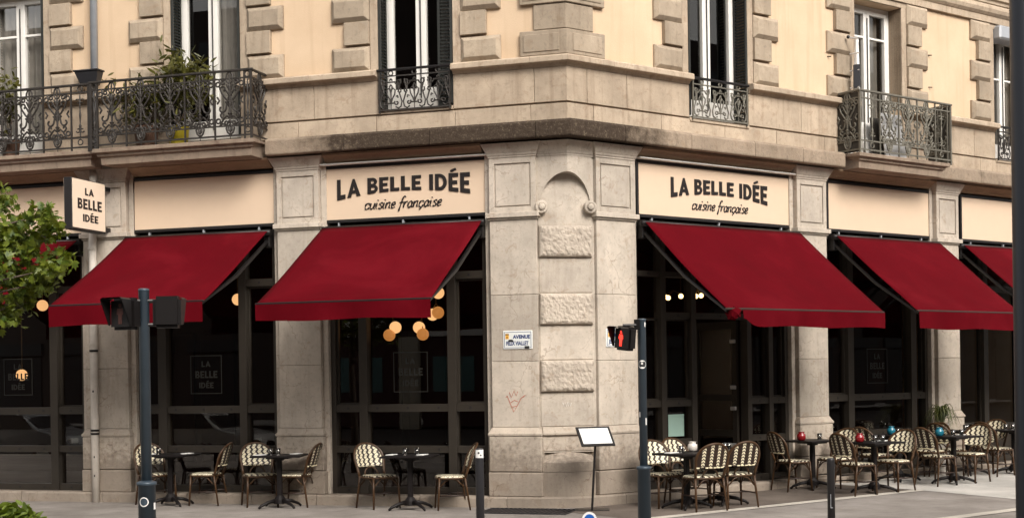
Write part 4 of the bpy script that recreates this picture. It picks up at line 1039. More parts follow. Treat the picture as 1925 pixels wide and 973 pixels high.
# ================================================================== cafe furniture
def hoop(sg_n=24):
    pts = []
    for i in range(sg_n+1):
        a = math.pi*i/sg_n; x = -.205*math.cos(a); z = .66+.225*math.sin(a)**.85; pts.append((x, 0, z))
    return pts
def backy(x, z): return -.185-.30*max(0, z-.44)-.055*(1-(x/.21)**2)*min(1, max(0, (z-.44)/.15))
def make_chair():
    t = thing('bistro_chair', '', 'chair', (0, 0, 0))
    # seat
    b = MB(); n = 28; out = []
    for i in range(n):
        a = 2*math.pi*i/n; c, s_ = math.cos(a), math.sin(a); e = .62
        x = .205*math.copysign(abs(c)**e, c); y = .20*math.copysign(abs(s_)**e, s_)
        x *= 1.0+.05*(y/.2); out.append((x, y))
    o = len(b.v)
    for rr, z in ((.0, .468), (.5, .466), (.9, .462), (1.0, .452), (1.0, .436), (.9, .430)):
        for x, y in out: b.uv[len(b.v)] = (x*rr+1, y*rr+1); b.v.append((x*rr, y*rr, z))
    for k in range(5):
        for i in range(n): b.f.append([o+k*n+i, o+k*n+(i+1) % n, o+(k+1)*n+(i+1) % n, o+(k+1)*n+i]); b.mi.append(0)
    b.f.append([o+5*n+i for i in range(n)]); b.mi.append(0)
    b.build('seat', WEF, t, smooth=True)
    b = MB(); b.tube([(x*1.01, y*1.01, .430) for x, y in out], .013, 6, closed=True); b.build('seat_rim', CANE, t, smooth=True)
    # backrest: woven panel, cream outside in front, braided behind
    for side, mt, nm in ((.007, WEF, 'backrest'), (-.007, WER, 'backrest_rear_weave')):
        b = MB(); nx, nz = 18, 14
        for i in range(nx+1):
            x = -.195+.39*i/nx; zt = .66+.215*max(0, 1-(x/.2)**2)**.45
            for j in range(nz+1):
                z = .575+(zt-.575)*j/nz; y = backy(x, z)+side
                b.uv[len(b.v)] = (x+1, z+1); b.v.append((x, y, z))
        for i in range(nx):
            for j in range(nz):
                q = i*(nz+1)+j; f = [q, q+nz+1, q+nz+2, q+1]; b.f.append(f if side < 0 else f[::-1]); b.mi.append(0)
        b.build(nm, mt, t, smooth=True, recalc=False)
    for i in range(8):
        x = -.175+.05*i; b = MB(); b.tube([(x-.017, backy(x-.017, .573)-.008, .573), (x+.017, backy(x+.017, .573)-.008, .573)], .010, 6); b.build('binding', CREAMW if i % 2 == 0 or i in (3, 5) else CANED, t)
    pts = [(x, backy(x, z), z) for x, _, z in hoop()]
    lo = lambda sg: [(sg*.195, backy(sg*.2, .60), .60), (sg*.185, -.205, .50), (sg*.18, -.185, .44)]
    b = MB(); b.tube([p for p in lo(-1)][::-1]+pts+lo(1), .0175, 8); b.build('back_frame', CANE, t, smooth=True)
    for sg in (-1, 1):
        b = MB(); b.tube([(sg*.18, -.18, .445), (sg*.185, -.20, .3), (sg*.20, -.245, 0)], [.0145, .0145, .012], 7); b.build('leg', CANE, t, smooth=True)
        b = MB(); b.tube([(sg*.175, .165, .44), (sg*.18, .175, .25), (sg*.19, .19, 0)], [.0145, .0145, .012], 7); b.build('leg', CANE, t, smooth=True)
        b = MB(); b.tube([(sg*.178, .16, .31), (sg*.178, .08, .40), (sg*.178, 0, .425), (sg*.178, -.08, .40), (sg*.183, -.17, .31)], .009, 6); b.build('brace', CANE, t, smooth=True)
        b = MB(); b.tube([(sg*.184, .182, .20), (sg*.188, -.212, .20)], .009, 6); b.build('stretcher', CANED, t, smooth=True)
    for y, zz in ((.172, .30), (-.192, .30)):
        b = MB(); b.tube([(-.175, y, zz), (-.09, y, .40), (0, y, .425), (.09, y, .40), (.175, y, zz)], .009, 6); b.build('brace', CANE, t, smooth=True)
    b = MB(); b.tube([(-.184, 0, .20), (.184, 0, .20)], .009, 6); b.build('stretcher', CANED, t, smooth=True)
    b = MB(); b.tube([(.095*math.cos(a), -.20-.015*math.sin(a)*2, .455+.105*math.sin(a)) for a in [math.pi*i/10 for i in range(11)]], .010, 6); b.build('back_arch', CANE, t, smooth=True)
    for o in t.children:
        for v in o.data.vertices: v.co.x *= 1.13
    return t
CH = make_chair(); first = [True]
def chair(F, u, d, fu, fd, label):
    """stand a chair at (u, d) of a front, looking along (fu, fd)"""
    p = F.P(u, d, 0); q = F.P(u+fu, d+fd, 0)-p; p.z = gz(p.x, p.y); rz = math.atan2(-q.x, q.y)
    if first[0]: CH.location = p; CH.rotation_euler.z = rz; o = CH; first[0] = False
    else: o = dup(CH, p, rz)
    o['label'] = label; o['group'] = 'woven bistro chairs on the terrace'
    return o
def make_table():
    t = thing('bistro_table', '', 'table', (0, 0, 0))
    MB().box(I, -.35, .35, -.30, .30, .715, .742).build('tabletop', TABLEM, t, bevel=.006)
    MB().box(I, -.035, .035, -.035, .035, .08, .69).build('column', TABLEM, t, bevel=.012)
    MB().box(I, -.16, .16, -.16, .16, .691, .714).box(I, -.06, .06, -.06, .06, .665, .6905).build('top_plate', TABLEM, t, bevel=.006)
    b = MB(); b.lathe([(.09, .06), (.085, .12), (.05, .17), (.04, .18)], 12); b.build('hub', TABLEM, t)
    for sx in (-1, 1):
        for sy in (-1, 1):
            b = MB(); b.tube([(sx*.05, sy*.05, .105), (sx*.14, sy*.13, .085), (sx*.22, sy*.20, .045), (sx*.25, sy*.225, .012)], [.028, .024, .02, .016], 7); b.build('foot', TABLEM, t, smooth=True)
    return t
TB = make_table(); firstT = [True]
def table(F, u, d, rot, label):
    p = F.P(u, d, 0); p.z = gz(p.x, p.y); ax = F.P(u+1, d, 0)-F.P(u, d, 0); rz = math.atan2(ax.y, ax.x)+R_(rot)
    if firstT[0]: TB.location = p; TB.rotation_euler.z = rz; o = TB; firstT[0] = False
    else: o = dup(TB, p, rz)
    o['label'] = label; o['group'] = 'black pedestal tables on the terrace'; return o, p, rz
def on(p, rz, x, y, z=.7425):
    c, s = math.cos(rz), math.sin(rz); return (p.x+c*x-s*y, p.y+s*x+c*y, p.z+z)
gm = MB(); gm.lathe([(.026, 0), (.028, .002), (.036, .095), (.0335, .095), (.0255, .012), (.001, .010)], 14); ME_GL = gm.mesh('tumbler', smooth=True); ME_GL.materials.append(TUMB)
gm = MB(); gm.box(I, -.10, .10, -.05, .05, 0, .012); ME_NAP = gm.mesh('napkin', bevel=.004); ME_NAP.materials.append(PAPER)
pm = [(.05, 0), (.075, .02), (.085, .07), (.078, .115), (.055, .135), (.055, .150), (.068, .165), (.06, .165), (.045, .145), (.001, .12)]
ME_POT = {}
for nm, mt in (('red', REDG), ('turquoise', BLUEG), ('white', WHITEG)):
    gm = MB(); gm.lathe(pm, 20); me = gm.mesh('glazed_jar', smooth=True); me.materials.append(mt); ME_POT[nm] = me
def single(name, me, loc, rz, label, cat, group=None, sc=1):
    o = bpy.data.objects.new(name, me); COL.objects.link(o); o.location = loc; o.rotation_euler.z = rz; o.scale = (sc, sc, sc)
    return tag(o, label, cat, group)
def dress(tb, where, glasses, naps, pot=None):
    o, p, rz = tb
    for x, y in glasses: single('tumbler', ME_GL, on(p, rz, x, y), 0, 'clear drinking glass on the '+where, 'glass', 'drinking glasses on the tables')
    for x, y, r in naps: single('folded_napkin', ME_NAP, on(p, rz, x, y), rz+R_(r), 'folded white napkin on the '+where, 'napkin', 'folded napkins on the tables')
    if pot: single('glazed_jar', ME_POT[pot[0]], on(p, rz, pot[1], pot[2]), 0, pot[3], 'jar', None, .8)
dress(table(L, 5.88, .44, 6, 'black pedestal table half hidden by the two-headed signal pole'), 'table behind the two-headed signal pole', [(.16, .05), (.20, -.06)], [(-.24, -.06, 80), (.26, .12, 80)])
dress(table(L, 4.10, .52, 14, 'black pedestal table in front of the stone pilaster between two avenue awnings'), 'table in front of the avenue pilaster', [(.0, .06), (.12, .02)], [(-.22, -.10, 70), (.25, .10, 70)])
dress(table(L, 2.14, .52, 8, 'black pedestal table in front of the lettered avenue window'), 'table in front of the lettered avenue window', [(.06, .04), (-.10, .0)], [(.26, -.02, 80), (-.18, .02, 80)])
chair(L, 6.16, .34, -.80, .55, 'woven bistro chair directly behind the two-headed signal pole')
chair(L, 5.42, .22, .96, .18, 'woven bistro chair facing the signal pole, seen side on')
chair(L, 4.52, .30, -.60, .80, 'woven bistro chair facing out by the shaded window left of the avenue pilaster')
chair(L, 3.98, .26, .97, .12, 'woven bistro chair in front of the avenue pilaster, seen side on')
chair(L, 2.66, .36, -.82, .58, 'woven bistro chair by the lettered avenue window, turned towards the corner niche')
chair(L, 1.62, .36, .88, .42, 'woven bistro chair beside the bollard with the white sticker')
tA = table(R, 1.02, 1.16, 0, 'black pedestal table by the menu stand, under the entrance awning'); tA2 = table(R, 1.72, 1.14, 0, 'black pedestal table pushed up in front of the open doorway')
dress(tA, 'table by the menu stand', [(-.05, .05)], [(-.22, .05, 10)], ('white', .27, .16, 'white glazed jar on the joined tables at the entrance'))
dress(tA2, 'table in front of the open doorway', [(.08, .04), (.15, .03)], [])
chair(R, .96, .80, -.20, .97, 'woven bistro chair between the signal pole with the red figure and the window')
chair(R, 1.52, .66, -.05, 1.0, 'woven bistro chair at the entrance behind the white jar, back to the glass')
chair(R, 1.0, 1.48, .28, -.96, 'woven bistro chair seen from behind, on the menu stand side of the joined tables')
chair(R, 1.58, 1.48, .28, -.96, 'woven bistro chair seen from behind, on the doorway side of the joined tables')
dress(table(R, 4.32, .45, 0, 'black pedestal table with a red jar in front of the pilaster right of the entrance'), 'table at the pilaster with the red jar', [(.10, -.05), (.17, .0)], [], ('red', -.22, .02, 'red glazed jar on the table in front of the pilaster'))
chair(R, 3.94, .40, .93, .25, 'woven bistro chair seen from behind at the table in front of the pilaster')
chair(R, 4.72, .55, -1, .12, 'woven bistro chair in front of the pilaster, facing the entrance')
dress(table(R, 4.40, 1.54, 0, 'black pedestal table with a red jar beside the plain black bollard'), 'table beside the plain black bollard', [(.05, .05), (.12, -.06), (.0, -.02)], [(.22, .02, 20)], ('red', -.24, .06, 'red glazed jar on the table beside the plain black bollard'))
chair(R, 3.98, 1.56, .97, .12, 'woven bistro chair seen from behind, right beside the plain black bollard')
chair(R, 4.80, 1.55, -1, .10, 'woven bistro chair facing the plain black bollard across its table')
dress(table(R, 6.30, .50, 0, 'black pedestal table under the lettered window on the entrance side'), 'table under the lettered window', [(.05, .05), (.12, -.06), (.2, .02)], [], ('turquoise', -.10, .06, 'turquoise glazed jar on the table under the lettered window'))
chair(R, 5.76, .48, 1, .06, 'woven bistro chair with dark back under the lettered window')
chair(R, 7.02, .54, -1, .12, 'woven bistro chair in front of the grassy potted plant')
dress(table(R, 6.40, 1.46, 0, 'black pedestal table on the pale concrete in front of the potted plant'), 'table on the pale concrete in front of the plant', [(.05, .05), (.12, -.06), (-.04, -.02)], [(.22, .02, 20)], ('turquoise', -.24, .08, 'turquoise glazed jar on the table in front of the potted plant'))
chair(R, 6.04, 1.42, .97, .10, 'woven bistro chair seen from behind on the edge of the pale concrete')
chair(R, 6.78, 1.46, -1, .10, 'woven bistro chair on the pale concrete, facing back towards the entrance')
dress(table(R, 7.98, .60, 0, 'black pedestal table in front of the farthest pilaster'), 'table in front of the farthest pilaster', [(.05, .05), (.12, -.06), (-.1, -.02)], [(.22, .02, 20)])
chair(R, 7.46, .62, 1, .04, 'woven bistro chair with dark back beside the grassy potted plant')
chair(R, 8.50, .60, -1, .10, 'woven bistro chair by the far glazed door')
dress(table(R, 8.62, 1.04, 0, 'black pedestal table partly behind the dark lamp post'), 'table behind the dark lamp post', [(.05, .05), (-.12, -.06), (-.2, .02)], [(.22, .02, 20)])
chair(R, 8.14, 1.02, .95, .10, 'woven bistro chair seen from behind next to the dark lamp post')
chair(R, 9.15, 1.04, -1, .10, 'woven bistro chair behind the dark lamp post')

# ================================================================== street furniture
def px_at(x, y, dep):
    d = (fw*F_PX+rt*(x-CXP)+up*(CYP-y))/F_PX; return CAM+d*dep
def signal_head(t, o, rz, lit, nm, tilt=0):
    """pedestrian signal head, front towards local -y"""
    h = bpy.data.objects.new(nm, None); 
    b = MB(); b.box(I, -.125, .125, -.07, .07, -.14, .14)
    body = b.build(nm, BLACKM, t, bevel=.03, seg=2); body.location = o; body.rotation_euler = (0, tilt, rz)
    b = MB()
    for i in range(13):
        pass
    vis = [(-.115, -.07, .0), (-.115, -.07, .12), (-.09, -.07, .135), (.09, -.07, .135), (.115, -.07, .12), (.115, -.07, .0), (.115, -.07, -.10)]
    fr = [(x*1.02, -.20 if z > .05 else (-.14 if z > -.05 else -.09), z*1.02) for x, y, z in [(-.115, 0, -.10)]+vis]
    bk = [(-.115, -.07, -.10)]+vis
    n = len(bk); bb = MB(); bb.add(bk+fr, [(i, i+1, n+i+1, n+i) for i in range(n-1)])
    bb.add([(x*.95, y, z*.95) for x, y, z in bk]+[(x*.95, y, z*.95) for x, y, z in fr], [(i, i+1, n+i+1, n+i) for i in range(n-1)])
    bb.build('visor', BLACKM, body)
    MB().box(I, -.10, .10, -.076, -.0705, -.115, .115).build('lens', BLACK, body)
    fg = [[(-.014, .062), (.014, .062), (.022, .078), (.014, .098), (-.014, .098), (-.022, .078)], [(-.034, .052), (.034, .052), (.042, -.005), (.024, -.012), (.020, -.10), (.004, -.10), (.0, -.03), (-.004, -.10), (-.020, -.10), (-.024, -.012), (-.042, -.005)]]
    put('standing_figure', fill_mesh('figure', fg, .001), lambda x, y, z: Vector((x*.85, -.0785-z, y*.9)), REDLIT if lit else LENSOFF, body)
    return body
def signal_pole(p, top, slv, label, name='signal_pole'):
    g0 = gz(p.x, p.y); t = thing(name, label, 'signal', (p.x, p.y, g0))
    b = MB(); b.lathe([(.047, slv-g0), (.047, top-g0-.02), (.049, top-g0-.018), (.049, top-g0), (.03, top-g0+.006)], 18); b.build('pole', NAVY, t, smooth=False)
    b = MB(); b.lathe([(.078, 0), (.076, slv-g0-.04), (.088, slv-g0-.038), (.088, slv-g0-.01), (.06, slv-g0), (.046, slv-g0+.005)], 18); b.build('sleeve', NAVY, t, smooth=False)
    for o in t.children:
        for pl in o.data.polygons: pl.use_smooth = abs(pl.normal.z) < .3
    return t
def decal_disc(t, nm, r, ang, rad, z, mat, w_=None, h_=None, lift=.001):
    """sticker wrapped round a post"""
    b = MB(); n = 10
    if w_ is None: pts = [(r*math.cos(2*math.pi*i/20), r*math.sin(2*math.pi*i/20)) for i in range(20)]
    else: pts = [(-w_/2, -h_/2), (0, -h_/2), (w_/2, -h_/2), (w_/2, h_/2), (0, h_/2), (-w_/2, h_/2)]
    R2 = rad+lift; vs = [(R2*math.cos(ang+x/rad), R2*math.sin(ang+x/rad), z+y) for x, y in pts]
    c = (R2*math.cos(ang), R2*math.sin(ang), z); k = len(vs)
    b.add([c]+vs, [(0, i+1, (i+1) % k+1) for i in range(k)]); b.build(nm, mat, t, recalc=False)
pA = px_at(271, 600, 12.3); tP = signal_pole(pA, 2.565, .875, 'blue-grey signal pole with two black heads in front of the avenue awnings')
aC = lambda p: math.atan2(CAM.y-p.y, CAM.x-p.x)
rz = aC(pA)+math.pi/2
def camoff(p, right, toward, z):
    v = Vector((CAM.x-p.x, CAM.y-p.y)).normalized(); r = Vector((-v.y, v.x)); return (r.x*right+v.x*toward, r.y*right+v.y*toward, z)
g0 = gz(pA.x, pA.y)
signal_head(tP, camoff(pA, -.155, .02, 2.345-g0), rz-R_(38), False, 'signal_head')
signal_head(tP, camoff(pA, .205, .03, 2.36-g0), rz+R_(165), False, 'signal_head')
for z in (2.46, 2.25):
    b = MB(); b.tube([camoff(pA, -.15, .02, z-g0), camoff(pA, .15, .02, z-g0)], .016, 8); b.build('bracket_arm', BLACKM, tP)
decal_disc(tP, 'round_sticker', .042, aC(pA)-.35, .078, .74, STICK); decal_disc(tP, 'round_sticker_ink', .033, aC(pA)-.35, .078, .74, NAVY, lift=.002)
decal_disc(tP, 'sticker', 0, aC(pA)+1.0, .078, .70, STICK, .03, .06)
pB = px_at(1207, 640, 16.3); tS = signal_pole(pB, 2.395, .68, 'blue-grey signal pole with one lit red standing figure at the corner'); g0 = gz(pB.x, pB.y); rz = aC(pB)+math.pi/2
signal_head(tS, camoff(pB, -.190, .08, 2.17-g0), rz-R_(44), True, 'signal_head', R_(6))
b = MB(); b.tube([camoff(pB, -.22, .06, 2.325-g0), camoff(pB, 0, 0, 2.325-g0)], .016, 8); b.build('bracket_arm', BLACKM, tS)
MB().box(I, -.035, .035, -.035, .035, -.06, .06).build('clamp', BLACKM, tS).location = camoff(pB, -.05, .0, 2.33-g0)
a = aC(pB)
decal_disc(tS, 'round_sticker', .050, a-.05, .047, 1.865-g0, STICK); decal_disc(tS, 'sticker_ink', .030, a+.05, .047, 1.865-g0, STICKD, lift=.002); decal_disc(tS, 'sticker_ink', .012, a-.1, .047, 1.875-g0, STICK, lift=.003)
for dz, da, ww, hh in ((2.33, .85, .018, .05), (1.20, .80, .018, .08), (1.28, -.95, .02, .06)):
    decal_disc(tS, 'sticker', 0, a+da, .047, dz-g0, STICK, ww, hh)
def bollard(p, top, rad, label, mat):
    g0 = gz(p.x, p.y); t = thing('bollard', label, 'bollard', (p.x, p.y, g0)); h = top-g0
    b = MB(); b.lathe([(rad, 0), (rad, h-.03), (rad*.96, h-.012), (rad*.8, h), (.001, h+.004)], 18); o = b.build('post', mat, t)
    for pl in o.data.polygons: pl.use_smooth = abs(pl.normal.z) < .3
    b = MB(); b.lathe([(rad+.02, 0), (rad+.02, .012), (rad+.002, .016)], 18); b.build('base_ring', mat, t)
    return t
p = px_at(902, 900, 14.6); tb_ = bollard(p, 1.0, .044, 'charcoal bollard with a torn white sticker round its top', DARKG); g0 = gz(p.x, p.y)
for k in range(6): decal_disc(tb_, 'sticker', 0, aC(p)-.95+k*.38, .044, 1.0-g0-.055, STICK, .0168, .085)
decal_disc(tb_, 'sticker_ink', .011, aC(p)-.2, .044, .955-g0, STICKD, lift=.0025); decal_disc(tb_, 'sticker_ink', .008, aC(p)+.3, .044, .93-g0, STICKD, lift=.0025)
p = px_at(1562, 900, 15); tb_ = bollard(p, .82, .041, 'plain black bollard with a pale highlight painted on', plain('black_bollard_paint', (.014, .013, .014), .4, .1)); g0 = gz(p.x, p.y)
decal_disc(tb_, 'highlight_mark', 0, aC(p)-.1, .041, .36-g0, ZINC, .006, .15); decal_disc(tb_, 'highlight_mark', 0, aC(p)+.15, .041, .29-g0, ZINC, .022, .008)  # reflective J-shaped highlight, painted on the post as pale strips
# low round blue sign
p = px_at(1108, 975, 14.0); zc = p.z; g0 = gz(p.x, p.y)
t = thing('marker_post', 'low post topped by a round blue sign with a white rim', 'sign', (p.x, p.y, g0)); an = aC(p)-math.pi/2
b = MB(); b.lathe([(.03, 0), (.03, zc-g0-.05)], 12); b.build('post', DARKG, t)
ax = Matrix.Rotation(an, 3, 'Z') @ Matrix.Rotation(-math.pi/2, 3, 'X')
ax = Matrix.Rotation(aC(p), 3, 'Z') @ Matrix.Rotation(math.pi/2, 3, 'Y')
b = MB(); b.lathe([(.074, -.008), (.074, .006)], 28, (0, 0, zc-g0), ax=ax); b.build('disc', STICK, t)
b = MB(); b.lathe([(.052, .0065), (.052, .0085)], 28, (0, 0, zc-g0), ax=ax); b.build('blue_face', BLUEDISC, t)
# lamp post at the edge of view
p = px_at(1934, 500, 9.0); g0 = gz(p.x, p.y)
t = thing('lamp_post', 'dark navy lamp post standing close beside the far terrace tables', 'lamp post', (p.x, p.y, g0))
LPM = plain('dark_navy_post', (.012, .014, .020), .4, .2)
b = MB(); b.lathe([(.10, 0), (.10, .05), (.098, 4.2), (.07, 4.25), (.06, 6.8), (.03, 6.82)], 22); o = b.build('post', LPM, t)
for pl in o.data.polygons: pl.use_smooth = abs(pl.normal.z) < .3
b = MB(); b.lathe([(.125, 0), (.125, .55), (.115, .58), (.098, .60)], 22); b.build('base_sleeve', plain('brown_black_base', (.016, .007, .006), .6), t)
b = MB(); b.tube([(0, 0, 6.7), (.5, -.3, 7.0), (1.2, -.7, 7.1)], .04, 8); b.build('arm', LPM, t); b = MB(); b.box(I, 1.0, 1.6, -1.0, -.6, 7.03, 7.13); b.build('lantern', LPM, t, bevel=.03)
# menu stand
pm_ = Vector((.36, -.359, 0)); g0 = gz(.36, -.36)
t = thing('menu_stand', 'thin black menu stand holding a white sheet in front of the niche', 'menu stand', (.36, -.36, g0))
MB().box(I, -.23, .23, -.15, .15, 0, .012).build('base_plate', BLACKM, t, bevel=.004); t.children[-1].rotation_euler.z = R_(14); t.children[-1].location = (-.03, .12, 0)
b = MB(); b.tube([(0, 0, .012), (.055, .02, .93)], .016, 8); b.build('stem', BLACKM, t)
pn = bpy.data.objects.new('tray', None)
b = MB(); b.box(I, -.24, .24, -.01, .01, -.165, .165); tr_ = b.build('tray', BLACKM, t, bevel=.004)
tr_.rotation_euler = (R_(-42), R_(0), R_(36)); tr_.location = (.06, .0, .985)
MB().box(I, -.205, .205, -.0135, -.0105, -.13, .13).build('menu_sheet', PAPER, tr_)
for k in range(2): MB().box(I, -.15, -.15+.055-.01*k, -.0155, -.014, .06-.02*k, .068-.02*k).build('printed_line', plain('grey_print', (.35, .35, .34), .7), tr_)
# cellar grating flush with the pavement
o0 = L.P(1.09, .20, 0); t = thing('cellar_grating', 'dark iron grating flush with the pavement at the foot of the corner', 'grating', (-.48, -.56, gz(-.5, -.5)))
MB().box(I, -.60, .62, -.33, .33, -.012, .004).build('pan', BLACK, t)
b = MB(); b.box(I, -.60, .62, -.33, -.30, .0045, .016).box(I, -.60, .62, .30, .33, .0045, .016); b.build('frame', DARKG, t)
for i in range(20): MB().box(I, -.59+i*.0625, -.572+i*.0625, -.2995, .2995, .0045, .013).build('bar', DARKG, t)

# ================================================================== things on the balconies
t = thing('step_ladder', 'white and aluminium step ladder leaning on the small square balcony', 'ladder', R.P(5.70, .22, 5.17))
for x0, x1 in ((-.085, -.06), (.10, .075)):
    b = MB(); b.box(I, x0-.014, x0+.014, -.03, .03, 0, 1.85); o = b.build('stile', WHITEP, t, bevel=.004); o.rotation_euler = (R_(-3), R_(2 if x0 < 0 else -4), R_(-36))
for i in range(6): MB().tube([(-.075, .02, .25+i*.27), (.075, -.04, .25+i*.27)], .012, 6).build('rung', ALU, t)
b = MB(); b.tube([(-.085, 0, 1.86), (.06, -.05, 1.82)], .014, 6); b.build('top_bar', ALU, t)
b = MB(); b.box(I, -.02, .09, -.04, .0, 1.05, 1.42); b.build('dark_cloth', DARKG, t, bevel=.01)
b = MB(); b.sphere((-.09, 0, 1.87), .03, 8, 6); b.build('end_cap', BLACKM, t)
t = thing('stored_panel', 'pale boards stacked behind the railing of the small square balcony', 'boards', R.P(6.5, .10, 5.17))
for i in range(3):
    b = MB(); b.box(I, -.25, .25, -.01, .01, 0, .62+.06*i); o = b.build('board', (WHITEP, FRAME, ALU)[i], t, bevel=.004); o.location = (i*.16-.1, -.03*i, 0); o.rotation_euler = (R_(-9), 0, R_(50))

def leaf_cards(b, pts, size, shape, rg, up=.5, m=0):
    """scatter leaf-shaped faces: shape is an outline of (x, y), folded a little along the midrib"""
    for c in pts:
        nrm = Vector((rg.gauss(0, 1), rg.gauss(0, 1), rg.gauss(0, 1)+up*2)).normalized(); tg = nrm.orthogonal().normalized(); tg = Matrix.Rotation(rg.uniform(0, 6.28), 3, nrm) @ tg; bt = nrm.cross(tg)
        s = size*rg.uniform(.65, 1.25); o = len(b.v)
        for x, y in shape: b.v.append(tuple(Vector(c)+tg*x*s+bt*y*s+nrm*(-.25*abs(y)*s-.12*x*x*s)))
        n = len(shape)
        b.f.append([o+i for i in range(n)]) if n <= 4 else [b.f.append([o, o+i, o+i+1]) for i in range(1, n-1)]
        b.mi += [m]*(1 if n <= 4 else n-2)
MAPLE = [(0, 0), (.1, -.28), (.38, -.52), (.42, -.26), (.72, -.34), (.66, -.12), (1.0, 0), (.66, .12), (.72, .34), (.42, .26), (.38, .52), (.1, .28)]
OVAL = [(0, 0), (.3, -.26), (.7, -.24), (1, 0), (.7, .24), (.3, .26)]
LANCE = [(0, 0), (.35, -.12), (.75, -.09), (1, 0), (.75, .09), (.35, .12)]
# young maple at the kerb, its crown reaching into view
rg = random.Random(5)
tc = px_at(-190, 520, 15.0); gg = gz(tc.x, tc.y)
t = thing('maple_tree', 'young maple whose leafy branch hangs before the blank avenue sign', 'tree', (tc.x, tc.y, gg))
O = Vector((tc.x, tc.y, gg)); b = MB(); br = MB()
br.tube([(0, 0, -.02), (.02, .01, .9), (-.02, .03, 1.9), (.0, .0, 2.9), (.05, .02, 3.9)], [.075, .065, .055, .042, .015], 10)
tips = [(18, 385), (40, 430), (95, 405), (112, 430), (70, 440), (60, 468), (20, 470), (128, 500), (108, 520), (92, 545), (70, 520), (60, 560), (40, 590), (20, 600), (30, 540), (5, 510), (0, 440), (-30, 400), (-60, 450), (-40, 520), (-60, 580), (-120, 380), (-180, 340), (-250, 380), (-160, 430), (-110, 500), (-260, 450), (-330, 480), (-230, 540), (-300, 560), (-140, 590), (-400, 430)]
pts = []
for x, y in tips:
    e = px_at(x-16, y-(14 if y > 480 else 0), 15.0+rg.uniform(-.45, .45))-O; s0 = Vector((0, 0, max(1.5, e.z-.55)))
    midp = (s0*.45+e*.55)+Vector((0, 0, .10)); br.tube([s0, midp, e], [.024, .013, .005], 6)
    vis = x > -70; near = x > 85
    for k in range(92 if vis else 90):
        r = Vector((rg.gauss(0, 1), rg.gauss(0, 1), rg.gauss(0, .8))); r *= (.075 if near else .10)
        pts.append(e+r)
    if x < 60:
        for k in range(10): pts.append(midp.lerp(e, rg.random())+Vector((rg.gauss(0, .09), rg.gauss(0, .09), rg.gauss(0, .07))))
br.build('trunk', BARK, t, smooth=True)
leaf_cards(b, pts, .098, MAPLE, rg, .45); b.build('crown', LEAF, t, recalc=False)
# clipped shrub at the kerb
ps_ = px_at(15, 1010, 12.0); gg = gz(ps_.x, ps_.y); rg = random.Random(9)
t = thing('shrub', 'low round-leaved shrub at the foot of the maple', 'shrub', (ps_.x, ps_.y, gg)); b = MB(); pts = []
topz = px_at(30, 946, 12.0).z-gg
for k in range(900):
    a = rg.uniform(0, 6.28); ph = math.acos(rg.uniform(-.2, 1)); r = rg.uniform(.72, 1.0)
    pts.append(Vector((.36*r*math.sin(ph)*math.cos(a), .36*r*math.sin(ph)*math.sin(a), topz*.52+topz*.5*r*math.cos(ph))))
leaf_cards(b, pts, .10, OVAL, rg, .8); b.build('foliage', LEAFS, t, recalc=False)
b = MB()
for k in range(7): b.tube([(rg.uniform(-.05, .05), rg.uniform(-.05, .05), 0), (rg.uniform(-.2, .2), rg.uniform(-.2, .2), topz*.8)], .010, 5); 
b.build('stem', BARK, t)
def potted(name, label, loc, pot_m, pr, leafm, n, spread, h, shape, size, seed, up=.3):
    rg = random.Random(seed); t = thing(name, label, 'plant', loc); b = MB(); b.lathe(pr, 18); b.build('pot', pot_m, t, smooth=False)
    zt = max(z for r, z in pr); b = MB(); b.lathe([(pr[-1][0] if pr[-1][0] > .02 else .08, zt-.03), (.001, zt-.028)], 14); b.build('soil', SOIL, t)
    b = MB(); st = MB(); pts = []
    for k in range(10):
        e = Vector((rg.gauss(0, spread*.5), rg.gauss(0, spread*.3), zt+h*rg.uniform(.45, 1))); st.tube([(0, 0, zt-.03), e*.5+Vector((0, 0, zt*.5)), e], [.010, .007, .003], 5)
        for j in range(n//10): pts.append(e*rg.uniform(.75, 1.08)+Vector((rg.gauss(0, spread*.28), rg.gauss(0, spread*.22), rg.gauss(0, h*.16))))
    st.build('stem', BARK, t); leaf_cards(b, pts, size, shape, rg, up); b.build('foliage', leafm, t, recalc=False); return t
potted('potted_shrub', 'bushy plant in a yellow pot behind the long balcony railing', L.P(5.78, .24, 5.17), YELL, [(.13, 0), (.16, .26), (.165, .27), (.15, .27), (.14, .2)], LEAFB, 900, .42, .98, LANCE, .15, 3)
potted('potted_shrub', 'loose leafy plant in a dark pot spilling through the long balcony railing', L.P(6.30, .26, 5.17), TERRA, [(.14, 0), (.19, .30), (.195, .31), (.18, .31), (.16, .2)], LEAFB, 520, .40, .70, LANCE, .14, 8)
potted('potted_flower', 'small flowering plant by the farther balcony window', L.P(8.62, .28, 5.17), TERRA, [(.11, 0), (.14, .24), (.145, .25), (.13, .25), (.12, .18)], LEAFB, 180, .22, .85, OVAL, .10, 4)
